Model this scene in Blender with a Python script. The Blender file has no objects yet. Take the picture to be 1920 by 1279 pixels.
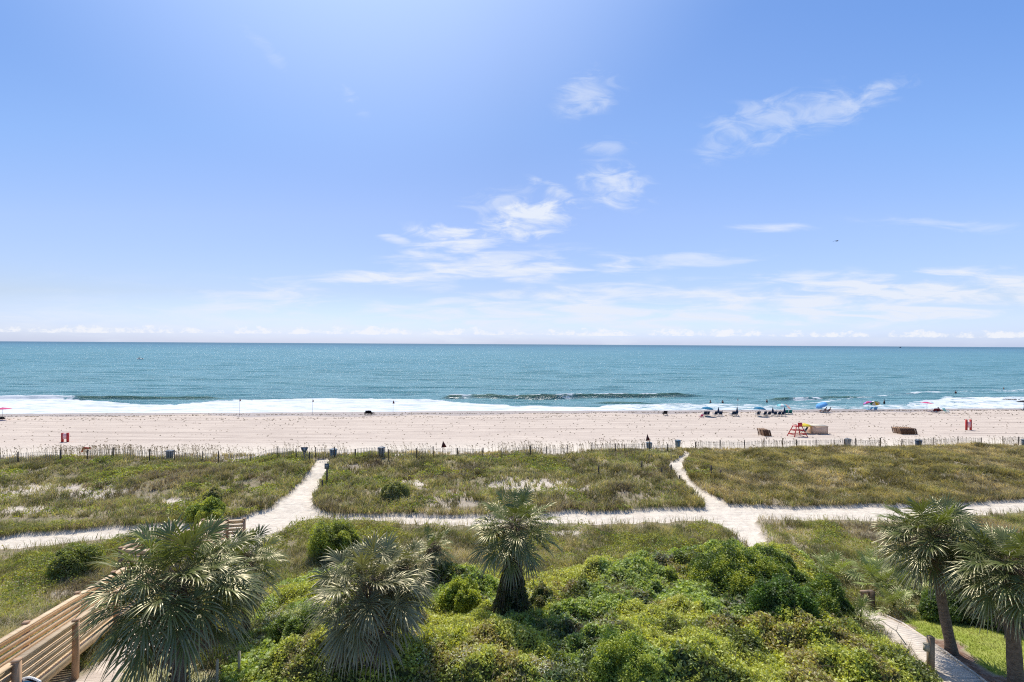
import bpy, math, random
import numpy as np
from mathutils import Matrix, Vector, Euler
R = math.radians
rng = np.random.default_rng(7); random.seed(7)
S = bpy.context.scene
COL = S.collection
# ------------------------------------------------------------------ camera
CAMZ = 14.0
PITCH, ROLL = R(90 + 0.345), R(0.33)
cd = bpy.data.cameras.new('camera'); cam = bpy.data.objects.new('camera', cd); COL.objects.link(cam)
cd.lens = 18.0; cd.sensor_width = 36.0; cd.clip_start = 0.1; cd.clip_end = 90000
CR = Matrix.Rotation(PITCH, 4, 'X') @ Matrix.Rotation(ROLL, 4, 'Z')
cam.matrix_world = Matrix.Translation((0, 0, CAMZ)) @ CR
S.camera = cam
# ------------------------------------------------------------------ sun and sky
SUN_AZ, SUN_EL = R(-19), R(57)          # azimuth from +Y, negative = towards -X
sd = bpy.data.lights.new('sun', 'SUN'); sd.energy = 4.6; sd.angle = R(0.5); sd.color = (1.0, 0.955, 0.89)
so = bpy.data.objects.new('sun', sd); COL.objects.link(so)
sv = Vector((math.sin(SUN_AZ) * math.cos(SUN_EL), math.cos(SUN_AZ) * math.cos(SUN_EL), math.sin(SUN_EL)))
so.rotation_euler = sv.to_track_quat('Z', 'Y').to_euler(); so.location = (0, 0, 60)
vs = S.view_settings; vs.view_transform = 'Standard'; vs.look = 'None'; vs.exposure = 0.0; vs.gamma = 1.0; vs.use_curve_mapping = False
S.cycles.use_denoising = False; S.cycles.filter_width = 1.15; S.cycles.sample_clamp_direct = 5.0; S.cycles.sample_clamp_indirect = 4.0
S.cycles.max_bounces = 6; S.cycles.transparent_max_bounces = 6
SKY_STRENGTH = 0.10

class NT:
    """small helper for node trees"""
    def __init__(s, tree): s.t = tree; s.n = tree.nodes; s.l = tree.links
    def new(s, typ, **kw):
        n = s.n.new(typ)
        for k, v in kw.items(): setattr(n, k, v)
        return n
    def put(s, sock, v):
        if isinstance(v, bpy.types.NodeSocket): s.l.new(v, sock)
        elif v is not None:
            if hasattr(sock.default_value, '__len__') and not hasattr(v, '__len__'): v = (v,) * len(sock.default_value)
            if hasattr(v, '__len__') and len(v) == 3 and len(sock.default_value) == 4: v = (*v, 1)
            sock.default_value = v
    def m(s, op, a, b=None, c=None, clamp=False):
        n = s.new('ShaderNodeMath', operation=op, use_clamp=clamp)
        for i, v in enumerate((a, b, c)):
            if v is not None: s.put(n.inputs[i], v)
        return n.outputs[0]
    def mix(s, f, a, b, mode='MIX'):
        n = s.new('ShaderNodeMix', data_type='RGBA', blend_type=mode)
        s.put(n.inputs[0], f); s.put(n.inputs[6], a); s.put(n.inputs[7], b); return n.outputs[2]
    def ramp(s, f, lo, hi, smooth=True):
        n = s.new('ShaderNodeMapRange'); n.interpolation_type = 'SMOOTHSTEP' if smooth else 'LINEAR'; n.clamp = True
        s.put(n.inputs[0], f); n.inputs[1].default_value = lo; n.inputs[2].default_value = hi; return n.outputs[0]
    def noise(s, vec, scale, detail=4, rough=0.55, dist=0.0):
        n = s.new('ShaderNodeTexNoise'); n.inputs['Scale'].default_value = scale; n.inputs['Detail'].default_value = detail
        n.inputs['Roughness'].default_value = rough; n.inputs['Distortion'].default_value = dist
        if vec is not None: s.put(n.inputs['Vector'], vec)
        return n.outputs[0]
    def xyz(s, a, b, c):
        n = s.new('ShaderNodeCombineXYZ'); s.put(n.inputs[0], a); s.put(n.inputs[1], b); s.put(n.inputs[2], c); return n.outputs[0]
    def sep(s, v):
        n = s.new('ShaderNodeSeparateXYZ'); s.put(n.inputs[0], v); return n.outputs
    def mapv(s, v, scale=(1, 1, 1), rot=(0, 0, 0), loc=(0, 0, 0)):
        n = s.new('ShaderNodeMapping'); s.put(n.inputs[0], v); n.inputs['Scale'].default_value = scale
        n.inputs['Rotation'].default_value = rot; n.inputs['Location'].default_value = loc; return n.outputs[0]
    def attr(s, name):
        return s.new('ShaderNodeAttribute', attribute_name=name).outputs

W = bpy.data.worlds.new('World'); S.world = W; W.use_nodes = True
N = NT(W.node_tree); N.n.clear()
sky = N.new('ShaderNodeTexSky', sky_type='NISHITA'); sky.sun_disc = False
sky.sun_elevation = SUN_EL; sky.sun_rotation = SUN_AZ; sky.altitude = 0; sky.air_density = 1.0; sky.dust_density = 0.6; sky.ozone_density = 2.2
tc = N.new('ShaderNodeTexCoord').outputs['Generated']
dx, dy, dz = N.sep(tc)[:3]
yy = N.m('MAXIMUM', dy, 0.02)
u = N.m('DIVIDE', dx, yy); v = N.m('DIVIDE', dz, yy)
uv = N.xyz(u, v, 0)
warp = N.noise(uv, 2.2, 3)
streak = N.noise(N.mapv(uv, (5.5, 34, 1), (0, 0, R(-4))), 1.4, 7, 0.58, 0.5)
wisp = N.noise(N.mapv(uv, (10, 24, 1), (0, 0, R(-22))), 1.3, 7, 0.60, 0.9)
def blob(cx, cy, a, b, rot, tex, dens, soft=0.75):
    """a patch of thin cloud round pixel (cx, cy) of the view down +Y, a x b pixels half size"""
    cu, cv = (cx - 960) / 960, (644 + (cx - 960) * 0.0058 - cy) / 960
    p = N.mapv(uv, (1, 1, 1), (0, 0, 0), (-cu, -cv, 0))
    p = N.mapv(p, (1, 1, 1), (0, 0, R(-rot)))
    p = N.mapv(p, (960 / a / 1.5, 960 / b / 1.7, 1))
    ln = N.new('ShaderNodeVectorMath', operation='LENGTH'); N.put(ln.inputs[0], p)
    g = N.ramp(ln.outputs['Value'], 1.25, 0.0)
    q = N.m('ADD', N.m('MULTIPLY_ADD', tex, 1.9, -.43), N.m('MULTIPLY', g, 0.50))
    return N.m('MULTIPLY', N.m('MULTIPLY', N.ramp(q, 0.58, 0.58 + soft), N.ramp(g, 0.0, 0.6)), dens)
masks = [
    blob(995, 405, 88, 34, 12, wisp, 1.7), blob(860, 436, 85, 15, -4, wisp, 1.6), blob(1150, 345, 62, 34, -8, wisp, 1.1),
    blob(1035, 355, 45, 14, -25, wisp, 1.0), blob(960, 375, 90, 22, 10, wisp, .7), blob(1100, 172, 55, 34, 25, wisp, 0.7), blob(1140, 272, 45, 14, 5, wisp, 0.6),
    blob(1430, 228, 110, 40, 20, wisp, 0.62), blob(1540, 205, 110, 34, 15, wisp, 0.60), blob(1625, 182, 80, 20, 24, wisp, 0.78), blob(1350, 262, 50, 26, 40, wisp, .5),
    blob(830, 478, 110, 30, 14, streak, 1.7), blob(730, 515, 130, 14, 4, streak, 1.8), blob(1000, 503, 220, 20, 3, streak, 1.7), blob(900, 500, 170, 34, 6, streak, 1.0), blob(1290, 486, 130, 14, 3, streak, 0.9),
    blob(1450, 425, 65, 8, 0, streak, 1.1), blob(1520, 516, 120, 10, 0, streak, 1.3), blob(490, 565, 130, 34, 3, streak, 1.3),
    blob(1060, 550, 190, 16, 4, streak, 1.5), blob(1120, 585, 460, 44, 2, streak, 1.6), blob(1650, 562, 380, 40, 4, streak, 2.2), blob(1350, 580, 300, 26, 5, streak, 1.6),
    blob(1900, 522, 190, 14, 4, streak, 1.2), blob(1540, 597, 90, 6, 0, streak, 1.3), blob(500, 95, 60, 12, -45, wisp, 0.25),
    blob(655, 185, 36, 12, -45, wisp, 0.4), blob(1780, 420, 160, 10, -3, streak, 0.6),
    blob(300, 600, 600, 26, 0, streak, 0.8), blob(740, 447, 28, 7, -12, streak, 1.0),
]
mx = masks[0]
for k in masks[1:]: mx = N.m('MAXIMUM', mx, k)
# thin streaky veil low over the sea
veil = N.m('MULTIPLY', N.m('MULTIPLY', N.ramp(streak, 0.42, 0.85), N.ramp(v, 0.17, 0.03)), 0.55)
mx = N.m('MAXIMUM', mx, veil)
# small cumulus row on the horizon
cum = N.noise(N.mapv(uv, (1, 1.7, 1)), 30, 8, 0.68)
lump = N.noise(N.mapv(uv, (1, 0.2, 1)), 9, 2, 0.5)
band = N.m('MULTIPLY', N.ramp(v, 0.012, 0.019), N.ramp(v, 0.056, 0.020))
cq = N.m('ADD', N.m('MULTIPLY', band, 0.42), N.m('ADD', N.m('MULTIPLY', cum, 0.75), N.m('MULTIPLY', lump, 0.4)))
cumm = N.m('MULTIPLY', N.ramp(cq, 0.935, 1.05), 0.9)
cumm = N.m('MULTIPLY', cumm, N.ramp(v, 0.012, 0.018))
hz = N.ramp(v, 0.20, -0.02)
front = N.ramp(dy, 0.02, 0.25)
up = N.ramp(dz, 0.0, 0.3)
SS = 1 / SKY_STRENGTH
tint = N.new('ShaderNodeValToRGB'); cr = tint.color_ramp; N.put(tint.inputs[0], v)
for pos, cl in ((0.0, (.95, 1.16, 1.98)), (.1, (.96, .97, 1.22)), (.25, (1.09, 1.09, 1.30)), (.42, (1.0, 1.15, 1.40)), (.66, (.86, 1.1, 1.43))):
    e = cr.elements[0] if pos == 0 else cr.elements.new(pos); e.position = pos; e.color = (*cl, 1)
cr.elements.remove(cr.elements[-1]) if cr.elements[-1].position == 1.0 else None
base = N.mix(1.0, sky.outputs[0], tint.outputs[0], 'MULTIPLY')
side = N.m('ADD', 1.0, N.m('MULTIPLY', N.m('MAXIMUM', dx, 0.0), .38)); base = N.mix(1.0, base, N.xyz(side, side, side), 'MULTIPLY')
dotn = N.new('ShaderNodeVectorMath', operation='DOT_PRODUCT'); N.put(dotn.inputs[0], tc); dotn.inputs[1].default_value = sv
aure = N.m('MULTIPLY', N.ramp(dotn.outputs['Value'], .76, 1.0), .30 * SS)     # bright air round the sun
base = N.mix(1.0, base, N.xyz(aure, aure, N.m('MULTIPLY', aure, .9)), 'ADD')
hs = N.new('ShaderNodeHueSaturation'); hs.inputs['Saturation'].default_value = 1.0; hs.inputs['Value'].default_value = 1.0
N.put(hs.inputs['Color'], base); base = hs.outputs[0]
c = N.mix(N.m('MULTIPLY', N.m('MULTIPLY', mx, front), 0.72, clamp=True), base, (0.80 * SS, 0.86 * SS, 0.98 * SS))
c = N.mix(N.m('MULTIPLY', cumm, front), c, (0.90 * SS, 0.92 * SS, 0.98 * SS))
bg = N.new('ShaderNodeBackground'); N.put(bg.inputs[0], c); bg.inputs[1].default_value = SKY_STRENGTH
N.l.new(bg.outputs[0], N.new('ShaderNodeOutputWorld').inputs[0])
W.cycles.sampling_method = 'MANUAL'; W.cycles.sample_map_resolution = 512

# ------------------------------------------------------------------ noise, terrain, projection
def vnoise(x, y, seed=0):
    x = np.asarray(x, float); y = np.asarray(y, float)
    xi = np.floor(x).astype(np.int64); yi = np.floor(y).astype(np.int64); fx = x - xi; fy = y - yi
    fx = fx * fx * (3 - 2 * fx); fy = fy * fy * (3 - 2 * fy)
    def h(a, b):
        n = (a * 374761393 + b * 668265263 + seed * 974711) & 0x7fffffff
        n = ((n ^ (n >> 13)) * 1274126177) & 0x7fffffff
        return ((n ^ (n >> 16)) & 0xffff) / 65535.0
    return (h(xi, yi) * (1 - fx) + h(xi + 1, yi) * fx) * (1 - fy) + (h(xi, yi + 1) * (1 - fx) + h(xi + 1, yi + 1) * fx) * fy
def fbm(x, y, sc, oct=4, seed=0):
    s = 0; a = 1; t = 0
    for i in range(oct):
        s = s + a * vnoise(x / sc * 2 ** i + 17.3 * i, y / sc * 2 ** i - 9.1 * i, seed + i); t += a; a *= 0.5
    return s / t
TILT = 0.085
PV = np.array([-2000, 14, 20, 27, 33, 40, 50, 58, 61.5, 65, 80, 100, 108, 113, 125, 150, 400, 3000.])
PZ = np.array([2.35, 2.3, 1.95, .85, .78, .88, 1.2, 1.3, 0.9, 0.35, 0.2, -0.12, -0.42, -0.72, -1.6, -3, -5, -8.])
def zbase(x, y):
    vv = np.asarray(y, float) - TILT * np.clip(np.asarray(x, float), -200, 200)
    return (np.interp(vv - 1.0, PV, PZ) + np.interp(vv, PV, PZ) * 2 + np.interp(vv + 1.0, PV, PZ)) / 4
CRn = np.array(CR.to_3x3())
def ray(px, py):
    d = CRn @ np.array([(px - 960) / 960, -(py - 639.5) / 960, -1.0]); return d
def G(px, py, zf=None, dz=0.0):
    """the spot on the land (or at height zf) that the photograph shows at this pixel"""
    d = ray(px, py)
    if zf is not None:
        t = (zf - CAMZ) / d[2]; return Vector((d[0] * t, d[1] * t, zf))
    a, b = 3.0, 400.0
    for _ in range(60):
        t = (a + b) / 2
        if CAMZ + d[2] * t > zbase(d[0] * t, d[1] * t) + dz: a = t
        else: b = t
    return Vector((d[0] * a, d[1] * a, float(zbase(d[0] * a, d[1] * a))))
def proj(x, y, z):
    p = np.stack([np.asarray(x, float), np.asarray(y, float), np.asarray(z, float) - CAMZ], -1) @ CRn
    w = np.maximum(-p[..., 2], 1e-3)
    px = 960 + 960 * p[..., 0] / w; py = 639.5 - 960 * p[..., 1] / w
    bad = -p[..., 2] < 1
    return np.where(bad, -9999, px), np.where(bad, 99999, py)
def inpoly(px, py, poly):
    poly = np.asarray(poly, float); c = np.zeros(np.shape(px), bool); j = len(poly) - 1
    for i in range(len(poly)):
        xi, yi = poly[i]; xj, yj = poly[j]
        if yi != yj:
            c ^= ((yi > py) != (yj > py)) & (px < (xj - xi) * (py - yi) / (yj - yi) + xi)
        j = i
    return c
def world_poly(pts):     # outline given by picture pixels -> outline on the land
    return [(g.x, g.y) for g in (G(*p) for p in pts)]
# sandy paths through the dunes
PATH = world_poly([(-500, 1040), (0, 1004), (100, 994), (230, 986), (350, 977), (460, 966), (520, 945), (560, 905), (583, 880), (590, 862), (628, 858),
    (612, 885), (592, 922), (584, 950), (640, 964), (740, 961), (900, 966), (1100, 957), (1322, 950), (1300, 920), (1272, 898), (1250, 872),
    (1268, 864), (1285, 846), (1297, 852), (1283, 872), (1292, 897), (1330, 925), (1362, 944), (1450, 950), (1600, 946), (1710, 946), (1840, 940), (1920, 935),
    (2400, 925), (2400, 950), (1920, 957), (1850, 965), (1650, 975), (1428, 972), (1424, 990), (1446, 1034), (1405, 1032), (1385, 1005), (1342, 977), (1200, 979),
    (1040, 982), (900, 987), (760, 980), (700, 975), (620, 970), (560, 976), (505, 1010), (480, 1035), (400, 1030), (330, 992), (210, 1010), (80, 1022), (0, 1032), (-500, 1075)])
SANDY = world_poly([(60, 1330), (120, 1300), (200, 1222), (235, 1190), (270, 1150), (330, 1170), (350, 1240), (300, 1330)])
DRYG = world_poly([(195, 1330), (235, 1250), (290, 1215), (330, 1240), (420, 1275), (480, 1262), (520, 1279), (520, 1330)])
WALK = world_poly([(1598, 1152), (1622, 1143), (1680, 1170), (1740, 1208), (1800, 1245), (1880, 1300), (1790, 1330), (1750, 1270), (1690, 1215), (1640, 1180)])
LAWN = world_poly([(1676, 1168), (1720, 1150), (1800, 1150), (1840, 1170), (1930, 1195), (2100, 1215), (2200, 1500), (1900, 1500), (1860, 1290), (1800, 1245), (1740, 1210)])
MULCH = world_poly([(1690, 1172), (1700, 1168), (1735, 1196), (1790, 1200), (1830, 1240), (1930, 1300), (1960, 1400), (1900, 1340), (1820, 1262), (1745, 1212)])
def jit(x, y, amp, sc, seed=3):
    return x + (fbm(x, y, sc, 3, seed) - .5) * amp, y + (fbm(x + 50, y, sc, 3, seed + 9) - .5) * amp
def M(poly, x, y, amp=0.9, sc=1.2): return inpoly(*jit(x, y, amp, sc), poly)
def terrain_z(x, y):
    z = zbase(x, y); vv = y - TILT * np.clip(x, -200, 200)
    dune = np.clip((vv - 41) / 4, 0, 1) * np.clip((64 - vv) / 3, 0, 1)
    z = z + dune * ((fbm(x, y, 6, 3, 21) - .5) * 1.25)
    beach = np.clip((vv - 66) / 3, 0, 1)
    z = z + beach * (fbm(x, y * 2.5, 9, 3, 31) - .5) * 0.10 + (1 - beach) * (fbm(x, y, 1.2, 3, 41) - .5) * 0.12
    return z

def mk(name, V, F, mat, parent=None, col=None, smooth=False, attrs=None):
    V = np.asarray(V, np.float32).reshape(-1, 3)
    if isinstance(F, np.ndarray): F = [F]
    F = [np.asarray(f, np.int32) for f in F if len(f)]
    me = bpy.data.meshes.new(name); me.vertices.add(len(V)); me.vertices.foreach_set('co', V.ravel())
    loops = np.concatenate([f.ravel() for f in F]); tot = np.concatenate([np.full(len(f), f.shape[1], np.int32) for f in F])
    st = np.concatenate([[0], np.cumsum(tot)[:-1]]).astype(np.int32)
    me.loops.add(len(loops)); me.loops.foreach_set('vertex_index', loops)
    me.polygons.add(len(tot)); me.polygons.foreach_set('loop_start', st)
    if smooth: me.polygons.foreach_set('use_smooth', np.ones(len(tot), bool))
    me.update(calc_edges=True)
    if col is not None:
        a = me.color_attributes.new('Col', 'FLOAT_COLOR', 'POINT'); c4 = np.ones((len(V), 4), np.float32); c4[:, :3] = col; a.data.foreach_set('color', c4.ravel())
    if mat: me.materials.append(mat)
    o = bpy.data.objects.new(name, me); COL.objects.link(o)
    if parent: o.parent = parent
    return o
def tag(o, label=None, cat=None, group=None, kind=None):
    for k, v_ in (('label', label), ('category', cat), ('group', group), ('kind', kind)):
        if v_: o[k] = v_
    return o
def empty(name, loc, rz=0, label=None, cat=None, group=None):
    o = bpy.data.objects.new(name, None); COL.objects.link(o); o.location = loc; o.rotation_euler = (0, 0, rz); o.empty_display_size = .3
    return tag(o, label, cat, group)
def kids(o): return [c_ for c_ in bpy.data.objects if c_.parent == o]
def copy_tree(o, parent=None):
    c_ = o.copy(); COL.objects.link(c_)
    if parent: c_.parent = parent
    for k in kids(o): copy_tree(k, c_)
    return c_

class MB:
    """collects simple solids into one mesh"""
    def __init__(s): s.V = []; s.Q = []; s.T = []; s.n = 0
    def add(s, V, Q=(), T=()):
        s.V += [tuple(p) for p in V]; s.Q += [tuple(i + s.n for i in q) for q in Q]; s.T += [tuple(i + s.n for i in t) for t in T]; s.n = len(s.V); return s
    def box(s, c_, d, rot=None, bev=0.0):
        rot = rot or Matrix.Identity(3); hx, hy, hz_ = (q / 2 for q in d)
        P = [Vector((x, y, z)) for z in (-hz_, hz_) for y in (-hy, hy) for x in (-hx, hx)]
        return s.add([rot @ p + Vector(c_) for p in P], [(0, 2, 3, 1), (4, 5, 7, 6), (0, 1, 5, 4), (2, 6, 7, 3), (0, 4, 6, 2), (1, 3, 7, 5)])
    def bar(s, a, b, w, h, up=(0, 0, 1)):
        a, b = Vector(a), Vector(b); d = b - a; L = d.length; d.normalize(); upv = Vector(up)
        x = d.cross(upv)
        if x.length < 1e-3: x = d.cross(Vector((0, 1, 0)))
        x.normalize(); z = x.cross(d)
        return s.box((a + b) / 2, (w, L, h), Matrix((x, d, z)).transposed())
    def tube(s, pts, rad, n=8, cap=True):
        pts = [Vector(p) for p in pts]; rad = rad if hasattr(rad, '__len__') else [rad] * len(pts); V_ = []; x = None
        for i, p in enumerate(pts):
            d = (pts[min(i + 1, len(pts) - 1)] - pts[max(i - 1, 0)]).normalized()
            if x is None:
                x = d.cross(Vector((0, 0, 1)));
                if x.length < 1e-2: x = Vector((1, 0, 0))
            x = (x - d * x.dot(d)).normalized(); y = d.cross(x)
            V_ += [p + (x * math.cos(t) + y * math.sin(t)) * rad[i] for t in (2 * math.pi * k / n for k in range(n))]
        Q = [(i * n + k, i * n + (k + 1) % n, (i + 1) * n + (k + 1) % n, (i + 1) * n + k) for i in range(len(pts) - 1) for k in range(n)]
        T = []
        if cap:
            V_ += [pts[0], pts[-1]]; a = len(pts) * n
            T = [(a, (k + 1) % n, k) for k in range(n)] + [(a + 1, (len(pts) - 1) * n + k, (len(pts) - 1) * n + (k + 1) % n) for k in range(n)]
        return s.add(V_, Q, T)
    def prism(s, pts, d):                  # flat outline given a thickness vector d
        n = len(pts); d = Vector(d); P = [Vector(p) for p in pts]
        s.add(P + [p + d for p in P], [(i, (i + 1) % n, n + (i + 1) % n, n + i) for i in range(n)])
        b = s.n - 2 * n; s.T += [(b, b + i + 1, b + i) for i in range(1, n - 1)] + [(b + n, b + n + i, b + n + i + 1) for i in range(1, n - 1)]
        return s
    def obj(s, name, mat, parent=None, smooth=False):
        return mk(name, s.V, [np.array(q, np.int32).reshape(-1, k) for q, k in ((s.Q, 4), (s.T, 3)) if q], mat, parent, smooth=smooth)

# ------------------------------------------------------------------ materials
def mat(name): 
    m_ = bpy.data.materials.new(name); m_.use_nodes = True; t = NT(m_.node_tree); t.n.clear()
    out = t.new('ShaderNodeOutputMaterial'); return m_, t, out
def pbsdf(t, out, col, rough=0.6, spec=0.4, bump=None, bs=0.3, bd=0.02):
    p = t.new('ShaderNodeBsdfPrincipled'); t.put(p.inputs['Base Color'], col); t.put(p.inputs['Roughness'], rough); t.put(p.inputs['Specular IOR Level'], spec)
    if bump is not None:
        b = t.new('ShaderNodeBump'); b.inputs['Strength'].default_value = bs; b.inputs['Distance'].default_value = bd; t.put(b.inputs['Height'], bump); t.l.new(b.outputs[0], p.inputs['Normal'])
    if out: t.l.new(p.outputs[0], out.inputs[0])
    return p
def simple(name, c1, c2=None, sc=6, rough=0.6, spec=0.35, stretch=(1, 1, 1), bs=0.25):
    m_, t, out = mat(name); c2 = c2 or tuple(k * 0.8 for k in c1)
    co = t.new('ShaderNodeTexCoord').outputs['Object']; n = t.noise(t.mapv(co, stretch), sc, 5)
    pbsdf(t, out, t.mix(t.ramp(n, 0.3, 0.7), c1, c2), rough, spec, n, bs, 0.01); return m_
def leafmat(name, gloss=0.10, rough=0.35, transl=0.35, tr_tint=(1.30, 1.22, 0.5), gcol=(1, 1, 1)):
    m_, t, out = mat(name); c_ = t.attr('Col')[0]
    d = t.new('ShaderNodeBsdfDiffuse'); t.put(d.inputs[0], c_)
    tr = t.new('ShaderNodeBsdfTranslucent'); t.put(tr.inputs[0], t.mix(1.0, c_, tr_tint, 'MULTIPLY'))
    a = t.new('ShaderNodeMixShader'); a.inputs[0].default_value = transl; t.l.new(d.outputs[0], a.inputs[1]); t.l.new(tr.outputs[0], a.inputs[2])
    g = t.new('ShaderNodeBsdfGlossy'); g.inputs['Roughness'].default_value = rough; g.inputs[0].default_value = (*gcol, 1)
    b = t.new('ShaderNodeMixShader'); b.inputs[0].default_value = gloss; t.l.new(a.outputs[0], b.inputs[1]); t.l.new(g.outputs[0], b.inputs[2])
    t.l.new(b.outputs[0], out.inputs[0]); return m_
MAT = {}
MAT['leaf'] = leafmat('vine_leaf', 0.035, 0.55, 0.42)
MAT['grass'] = leafmat('grass_blade', 0.02, 0.6, 0.35, (1.15, 1.15, 0.6))
MAT['palm'] = leafmat('palm_leaf', 0.085, 0.36, 0.30, (1.35, 1.3, 0.45), (1, .90, .66))
MAT['dead'] = leafmat('dry_leaf', 0.04, 0.5, 0.15, (1, 1, 1))
MAT['wood'] = simple('deck_lumber', (0.78, 0.59, 0.37), (0.60, 0.42, 0.24), 3, 0.65, 0.3, (1, 1, 9))
MAT['oldwood'] = simple('weathered_wood', (0.20, 0.145, 0.095), (0.12, 0.085, 0.055), 6, 0.8, 0.2, (1, 1, 5))
MAT['brownwood'] = simple('brown_wood', (0.13, 0.07, 0.045), (0.08, 0.045, 0.03), 6, 0.7, 0.2)
MAT['slat'] = simple('fence_slat', (0.62, 0.55, 0.45), (0.42, 0.36, 0.28), 9, 0.8, 0.2)
MAT['darkpost'] = simple('dark_post', (0.14, 0.11, 0.085), (0.08, 0.062, 0.048), 8, 0.8, 0.2)
MAT['blue'] = simple('blue_canvas', (0.005, 0.17, 0.30), (0.004, 0.13, 0.24), 5, 0.7, 0.2)
MAT['navy'] = simple('navy_canvas', (0.012, 0.035, 0.085), (0.010, 0.025, 0.06), 5, 0.7, 0.2)
MAT['binblue'] = simple('bin_plastic', (0.035, 0.10, 0.16), (0.05, 0.12, 0.17), 5, 0.5, 0.4)
MAT['bingrey'] = simple('grey_bin', (0.06, 0.085, 0.11), (0.09, 0.11, 0.13), 5, 0.5, 0.4)
MAT['pink'] = simple('pink_canvas', (0.62, 0.06, 0.18), (0.52, 0.05, 0.15), 5, 0.7, 0.2)
MAT['red'] = simple('red_paint', (0.58, 0.05, 0.045), (0.48, 0.04, 0.035), 5, 0.55, 0.3)
MAT['redpale'] = simple('faded_red', (0.95, 0.58, 0.56), (0.9, 0.5, 0.5), 5, 0.6, 0.3)
MAT['yellow'] = simple('yellow_canvas', (0.80, 0.62, 0.06), (0.72, 0.52, 0.04), 5, 0.7, 0.2)
MAT['teal'] = simple('teal_canvas', (0.03, 0.42, 0.45), (0.03, 0.36, 0.40), 5, 0.7, 0.2)
MAT['aqua'] = simple('aqua_canvas', (0.35, 0.72, 0.72), (0.30, 0.66, 0.68), 5, 0.7, 0.2)
MAT['white'] = simple('white_canvas', (0.78, 0.78, 0.76), (0.70, 0.70, 0.68), 5, 0.6, 0.3)
MAT['sky'] = simple('light_blue_canvas', (0.16, 0.42, 0.75), (0.12, 0.36, 0.70), 5, 0.7, 0.2)
MAT['violet'] = simple('violet_canvas', (0.50, 0.22, 0.60), (0.62, 0.25, 0.55), 5, 0.7, 0.2)
MAT['boxpink'] = simple('tan_painted_plywood', (0.80, 0.56, 0.40), (0.74, 0.50, 0.35), 3, 0.7, 0.25)
MAT['boxlid'] = simple('cream_lid', (0.66, 0.56, 0.42), (0.58, 0.50, 0.38), 3, 0.7, 0.25)
MAT['metal'] = simple('grey_metal', (0.45, 0.45, 0.46), (0.35, 0.35, 0.36), 8, 0.4, 0.5)
MAT['black'] = simple('black_fabric', (0.016, 0.016, 0.02), (0.01, 0.01, 0.012), 6, 0.8, 0.2)
MAT['skin'] = simple('skin', (0.42, 0.24, 0.16), (0.38, 0.21, 0.14), 6, 0.6, 0.3)
MAT['maroon'] = simple('maroon_fabric', (0.16, 0.02, 0.03), (0.11, 0.015, 0.02), 6, 0.8, 0.2)
MAT['darkflag'] = simple('dark_red_flag', (0.16, 0.03, 0.025), (0.10, 0.02, 0.02), 6, 0.8, 0.2)
MAT['green'] = simple('green_canvas', (0.02, 0.22, 0.20), (0.02, 0.17, 0.16), 6, 0.7, 0.2)
MAT['stake'] = simple('pale_stake', (0.52, 0.45, 0.33), (0.42, 0.36, 0.26), 8, 0.7, 0.2)
def trunkmat(name, c1, c2, ring):
    m_, t, out = mat(name); co = t.new('ShaderNodeTexCoord').outputs['Object']
    w = t.noise(t.mapv(co, (2, 2, ring)), 3, 5, .6); n = t.noise(co, 9, 5)
    f = t.m('ADD', t.m('MULTIPLY', w, .6), t.m('MULTIPLY', n, .4)); pbsdf(t, out, t.mix(t.ramp(f, .35, .65), c1, c2), .85, .15, f, .9, .05); return m_
MAT['trunk'] = trunkmat('palm_trunk', (0.12, 0.088, 0.065), (0.24, 0.18, 0.135), 7)
MAT['boot'] = simple('palm_boot', (0.30, 0.22, 0.15), (0.15, 0.10, 0.07), 7, .85, .15)
# sand / ground
m_, t, out = mat('sand_ground'); MAT['ground'] = m_
co = t.new('ShaderNodeTexCoord').outputs['Object']; A = t.attr('Col'); sA = t.new('ShaderNodeSeparateColor'); t.put(sA.inputs[0], A[0])
soil, wet, lawnm = sA.outputs[0], sA.outputs[1], sA.outputs[2]
white = t.attr('Col')[3] if False else None
n1 = t.noise(co, 0.35, 5); n2 = t.noise(co, 6, 5, .7); nst = t.noise(t.mapv(co, (0.05, 1.1, 1), (0, 0, R(-4.9))), 1.3, 6, .65, .6); nf = t.noise(co, 2.2, 4, .6)
sand = t.mix(t.ramp(n1, .3, .7), (0.67, 0.565, 0.46), (0.63, 0.53, 0.435))
sand = t.mix(t.m('MULTIPLY', t.ramp(nst, .42, .62), .42), sand, (0.40, 0.32, 0.265))  # streaks darken the sand colour like the shaded sides of ripples
trk = t.noise(t.mapv(co, (0.012, 2.4, 1), (0, 0, R(-4.9))), 1.0, 3, .6, .3); trm = t.noise(t.mapv(co, (0.10, .22, 1)), 1.0, 3, .6)
sand = t.mix(t.m('MULTIPLY', t.m('MULTIPLY', t.ramp(trk, .56, .62), t.ramp(trm, .34, .50)), .75), sand, (0.33, 0.265, 0.22))
dent_shade = t.noise(t.mapv(co, (.9, 2.2, 1)), 1.6, 4, .7); sand = t.mix(t.m('MULTIPLY', t.ramp(dent_shade, .56, .70), .38), sand, (0.36, 0.285, 0.235))  # dark colour painted in as the shade of dents in the sand
sand = t.mix(t.m('MULTIPLY', t.ramp(n2, .50, .78), .30), sand, (0.42, 0.34, 0.29))
sp = t.attr('Path')[0]; sand = t.mix(sp, sand, t.mix(t.ramp(nf, .35, .72), (0.77, 0.68, 0.55), (0.63, 0.545, 0.44)))
c_ = t.mix(wet, sand, t.mix(t.ramp(nf, .3, .7), (0.27, 0.22, 0.19), (0.36, 0.295, 0.25)))
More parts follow.
